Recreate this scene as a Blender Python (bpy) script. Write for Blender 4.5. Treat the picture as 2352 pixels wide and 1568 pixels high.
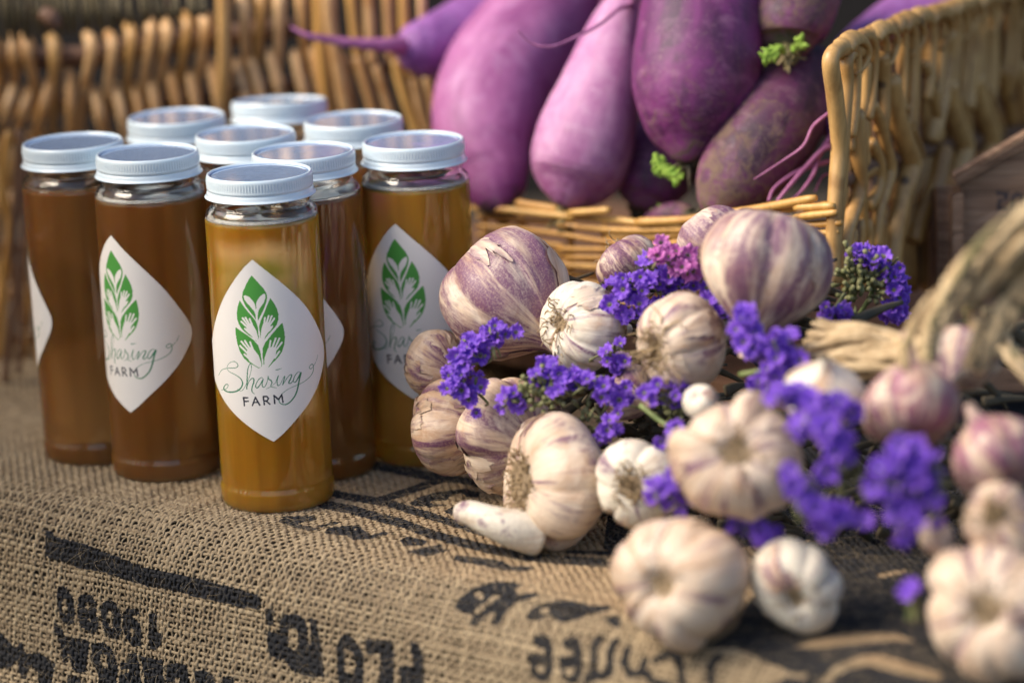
import bpy, math, random
import numpy as np
from mathutils import Vector, Matrix

random.seed(7); rng = np.random.default_rng(7)
SC = bpy.context.scene
COL = SC.collection
for o in list(bpy.data.objects): bpy.data.objects.remove(o)

# ------------------------------------------------------------------ camera
F = 8000.0                      # focal length in units of a 2352 px wide picture
CW, CH = 1176.0, 784.0
PITCH, ROLL, CAMZ = math.radians(13.83), -0.022, 0.528
cam = bpy.data.cameras.new('camera'); camo = bpy.data.objects.new('camera', cam); COL.objects.link(camo)
ROT = Matrix.Rotation(math.pi/2 - PITCH, 4, 'X') @ Matrix.Rotation(ROLL, 4, 'Z')
camo.matrix_world = Matrix.Translation((0, 0, CAMZ)) @ ROT
cam.sensor_width = 36; cam.lens = 36*F/2352
cam.clip_start = 0.05; cam.clip_end = 60
cam.dof.use_dof = True; cam.dof.focus_distance = 1.835; cam.dof.aperture_fstop = 3.0
SC.camera = camo
# ------------------------------------------------------------------ sky, sun, exposure
SUN_EL, SUN_AZ = math.radians(44), math.radians(-104)      # azimuth from +Y, towards -X (the left)
w = bpy.data.worlds.new('World'); SC.world = w; w.use_nodes = True
nt = w.node_tree; bg = nt.nodes['Background']
sky = nt.nodes.new('ShaderNodeTexSky'); sky.sky_type = 'NISHITA'; sky.sun_disc = False
sky.sun_elevation = SUN_EL; sky.sun_rotation = SUN_AZ
sky.air_density = 1.0; sky.dust_density = 2.5
nt.links.new(sky.outputs[0], bg.inputs[0]); bg.inputs[1].default_value = 0.10
sl = bpy.data.lights.new('sun', 'SUN'); so = bpy.data.objects.new('sun', sl); COL.objects.link(so)
sl.energy = 2.3; sl.angle = math.radians(36); sl.color = (1, .87, .70)
sd = Vector((math.sin(SUN_AZ)*math.cos(SUN_EL), math.cos(SUN_AZ)*math.cos(SUN_EL), math.sin(SUN_EL)))
so.rotation_euler = sd.to_track_quat('Z', 'Y').to_euler()
SC.view_settings.view_transform = 'Standard'; SC.view_settings.look = 'None'
SC.view_settings.exposure = 1.0; SC.view_settings.gamma = 1; SC.view_settings.use_curve_mapping = False
SC.render.engine = 'CYCLES'
cy = SC.cycles; cy.use_denoising = True; cy.max_bounces = 12; cy.transmission_bounces = 10
cy.diffuse_bounces = 3; cy.glossy_bounces = 4; cy.transparent_max_bounces = 8
cy.caustics_refractive = True; cy.caustics_reflective = False; cy.blur_glossy = 0.6; cy.sample_clamp_indirect = 6

# ------------------------------------------------------------------ pixel <-> world
RM = np.array(ROT.to_3x3()); CP = np.array((0, 0, CAMZ))
def ray(px, py): return RM @ np.array(((px-CW)/F, -(py-CH)/F, -1.0))
def at(px, py, Y):
    d = ray(px, py); return Vector(CP + d*(Y/d[1]))
def ong(px, py, z=0.0):
    d = ray(px, py); return Vector(CP + d*((z-CAMZ)/d[2]))
def proj(P):                     # Nx3 -> Nx2 picture coordinates
    q = (np.asarray(P)-CP) @ RM
    return np.stack([CW + F*q[:, 0]/-q[:, 2], CH - F*q[:, 1]/-q[:, 2]], 1)
def camdir(x, y, z): return Vector(RM @ np.array((x, y, z), float)).normalized()
def mpp(Y): return Y/math.cos(PITCH)/F*1.0       # metres per picture unit at depth Y (approx.)

# ------------------------------------------------------------------ object helpers
def tag(o, label=None, cat=None, group=None, kind=None):
    if label: o['label'] = label
    if cat: o['category'] = cat
    if group: o['group'] = group
    if kind: o['kind'] = kind
    return o
def empty(name, loc=(0, 0, 0), **k):
    o = bpy.data.objects.new(name, None); COL.objects.link(o); o.location = loc; o.empty_display_size = .01
    return tag(o, **k)
def link(name, me, mat=None, parent=None, **k):
    o = bpy.data.objects.new(name, me); COL.objects.link(o)
    if mat and not me.materials: me.materials.append(mat)
    if parent is not None: o.parent = parent; o.matrix_parent_inverse = Matrix.Identity(4)
    return tag(o, **k)
def child_world(name, me, mat, parent, **k):     # mesh given in world coordinates, parent only translated
    me.transform(Matrix.Translation(-Vector(parent.location)))
    return link(name, me, mat, parent, **k)
def npmesh(name, V, Q, smooth=True, attrs=None):
    V = np.asarray(V, np.float32); Q = np.asarray(Q, np.int32)
    me = bpy.data.meshes.new(name); n = Q.shape[1]
    me.vertices.add(len(V)); me.vertices.foreach_set('co', V.ravel())
    me.loops.add(Q.size); me.loops.foreach_set('vertex_index', Q.ravel())
    me.polygons.add(len(Q)); me.polygons.foreach_set('loop_start', np.arange(0, Q.size, n, dtype=np.int32))
    me.polygons.foreach_set('loop_total', np.full(len(Q), n, np.int32))
    if smooth: me.polygons.foreach_set('use_smooth', np.ones(len(Q), bool))
    for k, a in (attrs or {}).items():
        a = np.asarray(a, np.float32)
        if a.ndim == 1:
            at_ = me.attributes.new(k, 'FLOAT', 'POINT'); at_.data.foreach_set('value', a)
        else:
            at_ = me.attributes.new(k, 'FLOAT_VECTOR', 'POINT'); at_.data.foreach_set('vector', a.ravel())
    me.update(calc_edges=True); me.validate()
    return me
class Acc:                        # collects quad patches
    def __init__(s): s.V = []; s.Q = []; s.n = 0; s.A = {}
    def add(s, V, Q, **attrs):
        s.V.append(V); s.Q.append(Q+s.n); s.n += len(V)
        for k, a in attrs.items(): s.A.setdefault(k, []).append(a)
    def mesh(s, name, smooth=True):
        return npmesh(name, np.concatenate(s.V), np.concatenate(s.Q), smooth,
                      {k: np.concatenate(a) for k, a in s.A.items()})
def cr(pts, n=8):                 # Catmull-Rom through points
    P = np.asarray(pts, float)
    if len(P) < 3:
        t = np.linspace(0, 1, n+1)[:, None]; return P[0]*(1-t)+P[-1]*t
    P = np.vstack([2*P[0]-P[1], P, 2*P[-1]-P[-2]]); out = []
    for i in range(1, len(P)-2):
        for t in np.arange(n)/n:
            a, b, c, d = P[i-1:i+3]
            out.append(.5*((2*b)+(-a+c)*t+(2*a-5*b+4*c-d)*t*t+(-a+3*b-3*c+d)*t**3))
    out.append(P[-2]); return np.array(out)
def tube(path, rad, sides=8, cap=True, flat=None, up=None):
    """rings along a path; rad scalar or array; flat = (w, h) factors"""
    P = np.asarray(path, float); n = len(P); rad = np.broadcast_to(np.asarray(rad, float), (n,)).copy()
    T = np.gradient(P, axis=0); T /= np.linalg.norm(T, axis=1)[:, None]+1e-12
    u = np.array(up if up is not None else (0.12, -1, .2), float)
    N = np.empty_like(P)
    for i in range(n):
        u2 = u - T[i]*np.dot(u, T[i])
        if np.linalg.norm(u2) < 1e-6: u2 = np.cross(T[i], (1, 0, .3))
        N[i] = u2/np.linalg.norm(u2); 
        if up is None: u = N[i]
    B = np.cross(T, N)
    fw, fh = flat or (1, 1)
    a = np.linspace(0, 2*np.pi, sides, endpoint=False)
    V = P[:, None]+rad[:, None, None]*(np.cos(a)[None, :, None]*B[:, None]*fw+np.sin(a)[None, :, None]*N[:, None]*fh)
    V = V.reshape(-1, 3)
    i, j = np.meshgrid(np.arange(n-1), np.arange(sides), indexing='ij')
    j2 = (j+1) % sides
    Q = np.stack([i*sides+j, i*sides+j2, (i+1)*sides+j2, (i+1)*sides+j], -1).reshape(-1, 4)
    if cap:
        V = np.vstack([V, P[0], P[-1]]); k = n*sides
        cs = [[k, (jj+1) % sides, jj, jj] for jj in range(sides)]
        ce = [[k+1, (n-1)*sides+jj, (n-1)*sides+(jj+1) % sides, (n-1)*sides+(jj+1) % sides] for jj in range(sides)]
        # degenerate quads avoided: use tiny triangles expressed as quads through the centre
        m = sides//2
        Qc = []
        for jj in range(0, sides-1, 2):
            Qc.append([k, (jj+2) % sides, jj+1, jj]); Qc.append([k+1, (n-1)*sides+jj, (n-1)*sides+jj+1, (n-1)*sides+(jj+2) % sides])
        Q = np.vstack([Q, Qc])
    return V, Q
def tubemesh(name, path, rad, sides=8, **k):
    V, Q = tube(path, rad, sides, **k); return npmesh(name, V, Q)
def lathe(prof, seg=64, rfun=None, close=False):
    prof = np.asarray(prof, float); n = len(prof)
    a = np.linspace(0, 2*np.pi, seg, endpoint=False)
    R = prof[:, 0][:, None]*np.ones(seg)
    if rfun is not None: R = R + rfun(prof, a)
    V = np.stack([R*np.cos(a), R*np.sin(a), prof[:, 1][:, None]*np.ones(seg)], -1).reshape(-1, 3)
    i, j = np.meshgrid(np.arange(n-1), np.arange(seg), indexing='ij'); j2 = (j+1) % seg
    Q = np.stack([i*seg+j, i*seg+j2, (i+1)*seg+j2, (i+1)*seg+j], -1).reshape(-1, 4)
    return V, Q

# ------------------------------------------------------------------ 2-D ink masks
def inpoly(X, Y, poly):
    p = np.asarray(poly, float); r = np.zeros(X.shape, bool)
    m = (X >= p[:, 0].min()) & (X <= p[:, 0].max()) & (Y >= p[:, 1].min()) & (Y <= p[:, 1].max())
    x, y = X[m], Y[m]; c = np.zeros(x.shape, bool); j = len(p)-1
    for i in range(len(p)):
        xi, yi, xj, yj = *p[i], *p[j]
        if yi != yj: c ^= ((yi > y) != (yj > y)) & (x < (xj-xi)*(y-yi)/(yj-yi)+xi)
        j = i
    r[m] = c; return r
def stroke(X, Y, pts, rad):
    p = np.asarray(pts, float); rad = np.broadcast_to(np.asarray(rad, float), (len(p),)); R = rad.max()
    r = np.zeros(X.shape, bool)
    m = (X > p[:, 0].min()-R) & (X < p[:, 0].max()+R) & (Y > p[:, 1].min()-R) & (Y < p[:, 1].max()+R)
    x, y = X[m], Y[m]; c = np.zeros(x.shape, bool)
    for i in range(len(p)-1):
        d = p[i+1]-p[i]; L = (d**2).sum()+1e-9
        t = np.clip(((x-p[i, 0])*d[0]+(y-p[i, 1])*d[1])/L, 0, 1)
        c |= np.hypot(x-p[i, 0]-t*d[0], y-p[i, 1]-t*d[1]) < rad[i]*(1-t)+rad[i+1]*t
    r[m] = c; return r
def zm(pts, x0, y0, s): return [(x0+a*s, y0+b*s) for a, b in pts]

# ------------------------------------------------------------------ materials
class M:
    def __init__(s, name):
        s.m = bpy.data.materials.new(name); s.m.use_nodes = True; s.t = s.m.node_tree
        s.b = s.t.nodes['Principled BSDF']; s.out = s.t.nodes['Material Output']
    def n(s, typ, **k):
        x = s.t.nodes.new('ShaderNode'+typ)
        for a, b in k.items(): setattr(x, a, b)
        return x
    def l(s, a, b): s.t.links.new(a, b)
    def set(s, **k):
        for a, v in k.items():
            i = s.b.inputs[a.replace('_', ' ')]
            if hasattr(v, 'links') or isinstance(v, bpy.types.NodeSocket): s.l(v, i)
            else: i.default_value = (*v, 1) if isinstance(v, tuple) and len(v) == 3 and i.type == 'RGBA' else v
        return s
    def attr(s, name, vec=False):
        x = s.n('Attribute', attribute_name=name); return x.outputs['Vector' if vec else 'Fac']
    def coord(s, scale=(1, 1, 1), kind='Object', src=None):
        mp = s.n('Mapping'); mp.inputs['Scale'].default_value = scale
        s.l(src if src is not None else s.n('TexCoord').outputs[kind], mp.inputs[0])
        return mp.outputs[0]
    def noise(s, vec=None, scale=5, detail=4, rough=.6, dist=0):
        x = s.n('TexNoise'); x.inputs['Scale'].default_value = scale; x.inputs['Detail'].default_value = detail
        x.inputs['Roughness'].default_value = rough; x.inputs['Distortion'].default_value = dist
        if vec is not None: s.l(vec, x.inputs['Vector'])
        return x.outputs['Fac']
    def ramp(s, fac, stops, interp='LINEAR'):
        x = s.n('ValToRGB'); x.color_ramp.interpolation = interp; e = x.color_ramp.elements
        while len(e) < len(stops): e.new(.5)
        for i, (p, c) in enumerate(stops):
            e[i].position = p; e[i].color = (*c, 1) if not isinstance(c, (int, float)) else (c, c, c, 1)
        s.l(fac, x.inputs[0]); return x.outputs[0]
    def mix(s, f, a, b, typ='MIX'):
        x = s.n('Mix', data_type='RGBA', blend_type=typ)
        for v, i in ((f, x.inputs[0]), (a, x.inputs[6]), (b, x.inputs[7])):
            if isinstance(v, bpy.types.NodeSocket): s.l(v, i)
            else: i.default_value = v if isinstance(v, (int, float)) else (*v, 1)
        return x.outputs[2]
    def math(s, op, a, b=None, clamp=False):
        x = s.n('Math', operation=op, use_clamp=clamp)
        for v, i in ((a, x.inputs[0]), (b, x.inputs[1])):
            if v is None: continue
            if isinstance(v, bpy.types.NodeSocket): s.l(v, i)
            else: i.default_value = v
        return x.outputs[0]
    def bump(s, h, strength=.5, dist=.001):
        x = s.n('Bump'); x.inputs['Strength'].default_value = strength; x.inputs['Distance'].default_value = dist
        s.l(h, x.inputs['Height']); s.l(x.outputs[0], s.b.inputs['Normal']); return s

# jute
j = M('jute_burlap'); ink = j.attr('ink'); tone = j.attr('tone'); warm = j.attr('warm')
nz = j.noise(j.coord((1, 1, 1)), 2600, 3, .7); n2 = j.noise(j.coord(), 420, 3, .6)
c = j.mix(tone, (.20, .135, .065), (.57, .44, .26)); c = j.mix(j.math('MULTIPLY', n2, .55), c, (.30, .19, .10))
c = j.mix(j.ramp(nz, [(.3, .0), (.75, .5)]), c, (.55, .47, .34))
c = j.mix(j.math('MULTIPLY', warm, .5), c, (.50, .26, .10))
ik = j.math('ADD', ink, j.math('MULTIPLY', j.math('SUBTRACT', j.noise(j.coord(), 900, 3, .7), .5), .6))
ikm = j.ramp(ik, [(.42, 0.0), (.62, .97)])
ikc = j.mix(nz, (.006, .008, .013), (.018, .021, .028))
j.set(Base_Color=j.mix(ikm, c, ikc), Roughness=.92).bump(nz, .6, .0004)
j.b.inputs['Sheen Weight'].default_value = .03
JUTE = j.m
def simple(name, col, rough=.6, noise=None, scale=60, col2=None, bump=0, metallic=0, coord=(1, 1, 1), **k):
    m = M(name)
    if col2 is not None:
        f = m.noise(m.coord(coord), scale, 5, .6); cc = m.mix(m.ramp(f, [(.35, 0.0), (.65, 1.0)]), col, col2); m.set(Base_Color=cc)
        if bump: m.bump(f, bump, .001)
    else: m.set(Base_Color=col)
    m.set(Roughness=rough, Metallic=metallic, **k); return m.m
# lid paint; the blue reflection on the disc is put into its colour
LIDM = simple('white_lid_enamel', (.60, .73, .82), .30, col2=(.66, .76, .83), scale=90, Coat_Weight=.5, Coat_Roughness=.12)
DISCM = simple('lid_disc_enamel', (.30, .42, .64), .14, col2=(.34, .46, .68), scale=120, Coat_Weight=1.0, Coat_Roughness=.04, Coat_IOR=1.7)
g = M('clear_glass'); g.set(Base_Color=(.98, .99, .98), Transmission_Weight=1.0, Roughness=.0, IOR=1.45); GLASS = g.m
def honey(name, dens, tint, clear):
    h = M(name); g1 = h.n('BsdfRefraction'); g1.inputs['Color'].default_value = (1, .93, .8, 1)
    g1.inputs['Roughness'].default_value = .36; g1.inputs['IOR'].default_value = 1.40
    st = h.noise(h.coord((110, 110, 2.5)), 1, 4, .65)
    cc = h.mix(h.ramp(st, [(.3, 0.0), (.7, 1.0)]), tuple(v*q for v, q in zip(tint, (.68, .60, .6))), tuple(min(1, v*1.12) for v in tint))
    h.set(Base_Color=cc, Roughness=.5, Subsurface_Weight=1.0, Subsurface_Scale=.020)
    h.b.inputs['Subsurface Radius'].default_value = (1, .42, .08); h.b.inputs['Specular IOR Level'].default_value = 0
    mx = h.n('MixShader'); mx.inputs[0].default_value = 1-clear
    h.l(g1.outputs[0], mx.inputs[1]); h.l(h.b.outputs[0], mx.inputs[2])
    gl = h.n('BsdfGlossy'); gl.inputs['Roughness'].default_value = .03; fr = h.n('Fresnel'); fr.inputs[0].default_value = 1.62
    m3 = h.n('MixShader'); h.l(fr.outputs[0], m3.inputs[0]); h.l(mx.outputs[0], m3.inputs[1]); h.l(gl.outputs[0], m3.inputs[2])
    h.l(m3.outputs[0], h.out.inputs[0])
    va = h.n('VolumeAbsorption'); va.inputs['Color'].default_value = (.97, .70, .12, 1); va.inputs['Density'].default_value = dens
    h.l(va.outputs[0], h.out.inputs['Volume']); return h.m
HONEY_A = honey('lit_amber_honey', 5, (.70, .34, .028), .58)
HONEY_B = honey('shaded_amber_honey', 9, (.31, .135, .036), .60)  # honey of the shadowed jars, their shade put into a darker tint
FOAM = simple('honey_froth', (.72, .70, .66), .5, col2=(.55, .52, .46), scale=900, bump=.4)
lb = M('printed_label_paper'); ca = lb.n('Attribute', attribute_name='art'); 
lb.set(Base_Color=ca.outputs['Vector'], Roughness=.55, Coat_Weight=.15, Coat_Roughness=.4); LABELM = lb.m
# garlic
def garlic_mat(name, purple, tan, white=0.0, pink=0.0):
    m = M(name); gv = m.attr('gv', True)
    s1 = m.noise(m.coord((.5, .5, .8), src=gv), 1.0, 4, .62, .4)          # wide streaks along the cloves
    s2 = m.noise(m.coord((5, 5, .7), src=gv), 1.0, 3, .6)               # fine veins
    s3 = m.noise(m.coord((.2, .2, 1.1), src=gv), 1.0, 6, .7, .9)      # patches
    sp = m.noise(m.coord(), 900, 3, .7)
    cream = (.79, .65, .51) if not white else (.83, .76, .63)
    base = m.mix(m.ramp(s2, [(.38, 0.0), (.62, 1.0)]), tuple(v*.86 for v in cream), cream)
    t = m.ramp(s3, [(.58-.35*tan, 0.0), (.80-.25*tan, 1.0)])
    base = m.mix(m.math('MULTIPLY', t, .75), base, (.44, .24, .12))
    pf = m.math('MULTIPLY', m.ramp(s1, [(.60-.32*purple, 0.0), (.70-.24*purple, 1.0)]), m.ramp(s3, [(.34, 0.0 if purple < .8 else .35), (.48, 1.0)]))
    pc = (.13, .030, .115) if not pink else (.24, .06, .15)
    pf = m.math('MULTIPLY', pf, m.ramp(sp, [(.28, .55), (.55, 1.0)]))
    base = m.mix(m.math('MULTIPLY', pf, .9 if purple > .1 else .4), base, pc)
    vein = m.ramp(s2, [(.66, 0.0), (.72, 1.0)])
    base = m.mix(m.math('MULTIPLY', vein, .45), base, (.70, .55, .42))
    m.set(Base_Color=base, Roughness=.5, Subsurface_Weight=.12, Subsurface_Scale=.004)
    m.b.inputs['Subsurface Radius'].default_value = (1, .6, .4)
    m.b.inputs['Coat Weight'].default_value = .05; m.b.inputs['Coat Roughness'].default_value = .3
    m.bump(m.math('ADD', m.math('MULTIPLY', s2, .5), m.math('ADD', m.math('MULTIPLY', s3, 1.2), m.math('MULTIPLY', sp, .2))), .5, .0010); return m.m
GM = {'purple': garlic_mat('purple_striped_garlic_skin', .82, .45), 'mauve': garlic_mat('mauve_garlic_skin', .60, .55),
      'white': garlic_mat('white_garlic_skin', .12, .12, white=1), 'cream': garlic_mat('cream_garlic_skin', .17, .42),
      'tan': garlic_mat('tan_garlic_skin', .4, .65), 'pink': garlic_mat('pink_garlic_skin', .60, .75, pink=1)}
ROOTM = simple('dried_root_fibre', (.42, .31, .17), .85, col2=(.22, .15, .08), scale=600)
ROOTPLATE = simple('root_plate', (.42, .31, .19), .9, col2=(.16, .11, .06), scale=380, bump=1)
DRYLEAF = simple('dried_garlic_leaf', (.66, .50, .29), .7, col2=(.42, .29, .15), scale=25, coord=(6, 6, 1), bump=.5)
GREENLEAF = simple('faded_green_stalk', (.17, .16, .06), .65, col2=(.36, .28, .14), scale=30, coord=(3, 3, 1), bump=.4)
DARKLEAF = simple('dark_dried_leaf', (.05, .045, .03), .8, col2=(.12, .09, .05), scale=40)
# statice
def petal(name, a, b):
    m = M(name); oi = m.n('ObjectInfo'); f = m.noise(m.coord(), 700, 3, .6); rd = m.attr('rad')
    c = m.mix(oi.outputs['Random'], a, b); c = m.mix(m.ramp(f, [(.45, 0.0), (.8, .5)]), c, tuple(min(1, v*1.5+.06) for v in b))
    c = m.mix(m.ramp(rd, [(.05, .85), (.22, 0.0)]), c, (.55, .50, .50)); c = m.mix(m.ramp(rd, [(.6, 0.0), (1.0, .45)]), c, tuple(min(1, v*1.3+.13) for v in b))
    m.set(Base_Color=c, Roughness=.6); tr = m.n('BsdfTranslucent'); m.l(c, tr.inputs[0])
    mx = m.n('MixShader'); mx.inputs[0].default_value = .35; m.l(m.b.outputs[0], mx.inputs[1]); m.l(tr.outputs[0], mx.inputs[2])
    m.l(mx.outputs[0], m.out.inputs[0]); return m.m
VIOLET = petal('violet_statice_petal', (.13, .035, .52), (.27, .10, .74))
MAGENTA = petal('pink_statice_petal', (.50, .10, .42), (.68, .22, .60))
CALYX = simple('statice_calyx', (.13, .15, .05), .7, col2=(.26, .25, .12), scale=500)
STEMG = simple('green_flower_stem', (.14, .20, .06), .6, col2=(.22, .26, .10), scale=200)
# radish
def radish_mat(name, a, b, dirt, pale=(.50, .27, .46), deep=(.22, .035, .18)):
    m = M(name); gv = m.attr('gv', True); s1 = m.noise(m.coord((.9, .9, 2.2), src=gv), 1, 4, .6, .4)
    c = m.mix(m.ramp(s1, [(.36, 0.0), (.64, 1.0)]), a, b)
    s2 = m.noise(m.coord((1.2, 1.2, 9), src=gv), 1, 5, .65, .3)
    c = m.mix(m.math('MULTIPLY', m.ramp(s2, [(.52, 0.0), (.74, 1.0)]), .55), c, pale)
    crown = m.attr('crown'); sm = m.noise(m.coord((.7, .7, 1.3), src=gv), 1, 6, .7, .8); c = m.mix(m.ramp(m.math('ADD', m.math('MULTIPLY', crown, .8), m.math('MULTIPLY', m.math('SUBTRACT', sm, .5), 1.4)), [(.38, 0.0), (.75, .75)]), c, deep)
    s3 = m.noise(m.coord(), 75, 7, .78, 1.5)
    dm = m.ramp(m.math('ADD', m.math('MULTIPLY', crown, .26), m.math('MULTIPLY', s3, dirt)), [(.50, 0.0), (.64, 1.0)])
    s4 = m.noise(m.coord(), 320, 5, .8, .8); c = m.mix(m.ramp(s4, [(.58, 0.0), (.70, .5)]), c, (.34, .24, .20)); c = m.mix(m.math('MULTIPLY', dm, .8), c, (.20, .14, .085))
    g2 = m.ramp(m.math('ADD', crown, m.math('MULTIPLY', m.math('SUBTRACT', s3, .5), .5)), [(.84, 0.0), (.96, 1.0)])
    c = m.mix(g2, c, (.06, .06, .028))
    m.set(Base_Color=c, Roughness=m.ramp(dm, [(0, .54), (1, .88)]), Subsurface_Weight=.08, Subsurface_Scale=.004)
    m.bump(m.math('ADD', m.math('ADD', s2, m.math('MULTIPLY', s4, .5)), m.math('MULTIPLY', dm, .5)), .45, .0012); return m.m
RAD = {'mid': radish_mat('violet_radish_skin', (.25, .058, .20), (.42, .15, .34), .42),
       'pale': radish_mat('pale_pink_radish_skin', (.40, .14, .33), (.58, .31, .50), .50, (.64, .42, .58)),
       'dark': radish_mat('dark_purple_radish_skin', (.050, .010, .050), (.19, .028, .16), .66, (.34, .16, .28)),
       'blue': radish_mat('bluish_violet_radish_skin', (.20, .06, .25), (.32, .12, .38), .35, (.42, .26, .55)),
       'dusty': radish_mat('dusty_dark_radish_skin', (.040, .013, .035), (.13, .028, .09), .80, (.30, .18, .20))}
TAILM = simple('radish_root_hair', (.46, .17, .34), .6, col2=(.30, .09, .22), scale=150)
SPROUT = simple('lime_radish_sprout', (.17, .34, .03), .6, col2=(.38, .55, .08), scale=300)
# willow
def willow(name, a, b, dark, gloss=.42):
    m = M(name); oi = m.n('ObjectInfo'); v = m.coord((1, 1, .12)); n1 = m.noise(v, 260, 4, .65)
    ad = m.n('VectorMath', operation='ADD'); m.l(m.coord(), ad.inputs[0]); m.l(oi.outputs['Random'], ad.inputs[1])
    n3 = m.noise(ad.outputs[0], 34, 3, .6, .6)
    c = m.mix(oi.outputs['Random'], a, b); c = m.mix(m.math('MULTIPLY', m.ramp(n1, [(.35, 0.0), (.7, 1.0)]), .5), c, tuple(x*.55 for x in a))
    c = m.mix(m.math('MULTIPLY', m.ramp(n3, [(.52, 0.0), (.68, 1.0)]), .6), c, dark)
    vo = m.n('TexVoronoi'); vo.inputs['Scale'].default_value = 42; m.l(ad.outputs[0], vo.inputs['Vector'])
    c = m.mix(m.ramp(vo.outputs['Distance'], [(.08, .9), (.15, 0.0)]), c, (.06, .03, .015))
    m.set(Base_Color=c, Roughness=gloss, Coat_Weight=.15, Coat_Roughness=.35); m.bump(n1, .35, .0008); return m.m
WILLOW = willow('honey_willow_rod', (.46, .245, .070), (.64, .385, .140), (.25, .105, .022))
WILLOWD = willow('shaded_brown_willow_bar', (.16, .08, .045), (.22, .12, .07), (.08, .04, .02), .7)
WILLOWB = willow('pale_willow_rod', (.55, .29, .095), (.82, .54, .27), (.40, .17, .03))
WILLOWY = willow('orange_split_cane', (.62, .32, .075), (.74, .45, .14), (.42, .19, .04))
WILLOWO = willow('olive_brown_reed', (.075, .055, .022), (.14, .105, .045), (.04, .03, .012), .7)
WOOD = None
wd = M('weathered_crate_wood'); vv = wd.coord((1, 8, 22)); nn = wd.noise(vv, 9, 6, .7, 1.2)
cc = wd.ramp(nn, [(.25, (.08, .042, .022)), (.5, (.32, .19, .12)), (.75, (.50, .33, .21))])
st = wd.attr('ink'); wd.set(Base_Color=wd.mix(wd.math('MULTIPLY', st, .85), cc, (.02, .028, .045)), Roughness=.85); wd.bump(nn, .9, .002); WOOD = wd.m
DARK = simple('dark_gap_backdrop', (.012, .010, .009), .9, col2=(.02, .016, .014), scale=12)
TABLEM = simple('dark_table_top', (.035, .027, .02), .9, col2=(.06, .045, .03), scale=40)

# ================================================================== SETTING
# cloth fold line on the table, in the ground plane
EA, EB = ong(0, 1088), ong(1700, 1426)
eu = (EB-EA).normalized(); ev = Vector((eu.y, -eu.x, 0))       # ev points towards the camera, over the edge
if ev.y > 0: ev = -ev
eu, ev, EA_ = np.array(eu), np.array(ev), np.array(EA)
def fold(a, b, lift=0.0):
    """cloth surface: a along the edge, b across it by arc length (b>0 goes over the edge)"""
    a = np.asarray(a, float); b = np.asarray(b, float)
    r = .034 + .012*np.clip(a/.5, 0, 1); th = np.radians(78)
    ph = np.clip(b/r, 0, th); over = np.clip(b - r*th, 0, None)
    s = np.where(b < 0, b, r*np.sin(ph)+over*np.cos(th)); z = np.where(b < 0, 0, -r*(1-np.cos(ph))-over*np.sin(th))
    nz_ = np.cos(ph); ns = np.sin(ph)
    wob = .0011*np.sin(a*31+b*17)+.0009*np.sin(a*57-b*43+1.3)+.0016*np.sin(a*13+.6)*np.clip(b*18, 0, 1)
    wob = wob*np.clip(.35+b*25, .12, 1)
    s = s+ns*(wob+lift); z = z+nz_*(wob+lift)
    return EA_+a[..., None]*eu+s[..., None]*ev+np.stack([0*z, 0*z, z], -1)
A0, A1, B0, B1 = -.20, .66, -.46, .135
# table beneath the sack, same rounded edge
na, nb = 90, 120
aa, bb = np.meshgrid(np.linspace(-1.2, 1.6, na), np.concatenate([np.linspace(-1.6, -.01, 20), np.linspace(0, .06, 40), np.linspace(.065, .5, 60)]), indexing='ij')
V = fold(aa, bb, -.0042).reshape(-1, 3)
i, j_ = np.meshgrid(np.arange(na-1), np.arange(nb-1), indexing='ij')
Q = np.stack([i*nb+j_, i*nb+j_+1, (i+1)*nb+j_+1, (i+1)*nb+j_], -1).reshape(-1, 4)
link('table_top', npmesh('table_top', V, Q), TABLEM, kind='structure')
def box(name, x0, x1, y0, y1, z0, z1, bev=0):
    me = bpy.data.meshes.new(name)
    v = [(x, y, z) for x in (x0, x1) for y in (y0, y1) for z in (z0, z1)]
    me.from_pydata(v, [], [(0, 1, 3, 2), (4, 6, 7, 5), (0, 4, 5, 1), (2, 3, 7, 6), (0, 2, 6, 4), (1, 5, 7, 3)]); me.update(); return me
link('wall', box('wall', -1.6, 1.6, 2.62, 2.68, -.8, .75), DARK, kind='structure')  # added backdrop; its dark colour stands for the shade behind the wicker gaps

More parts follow.
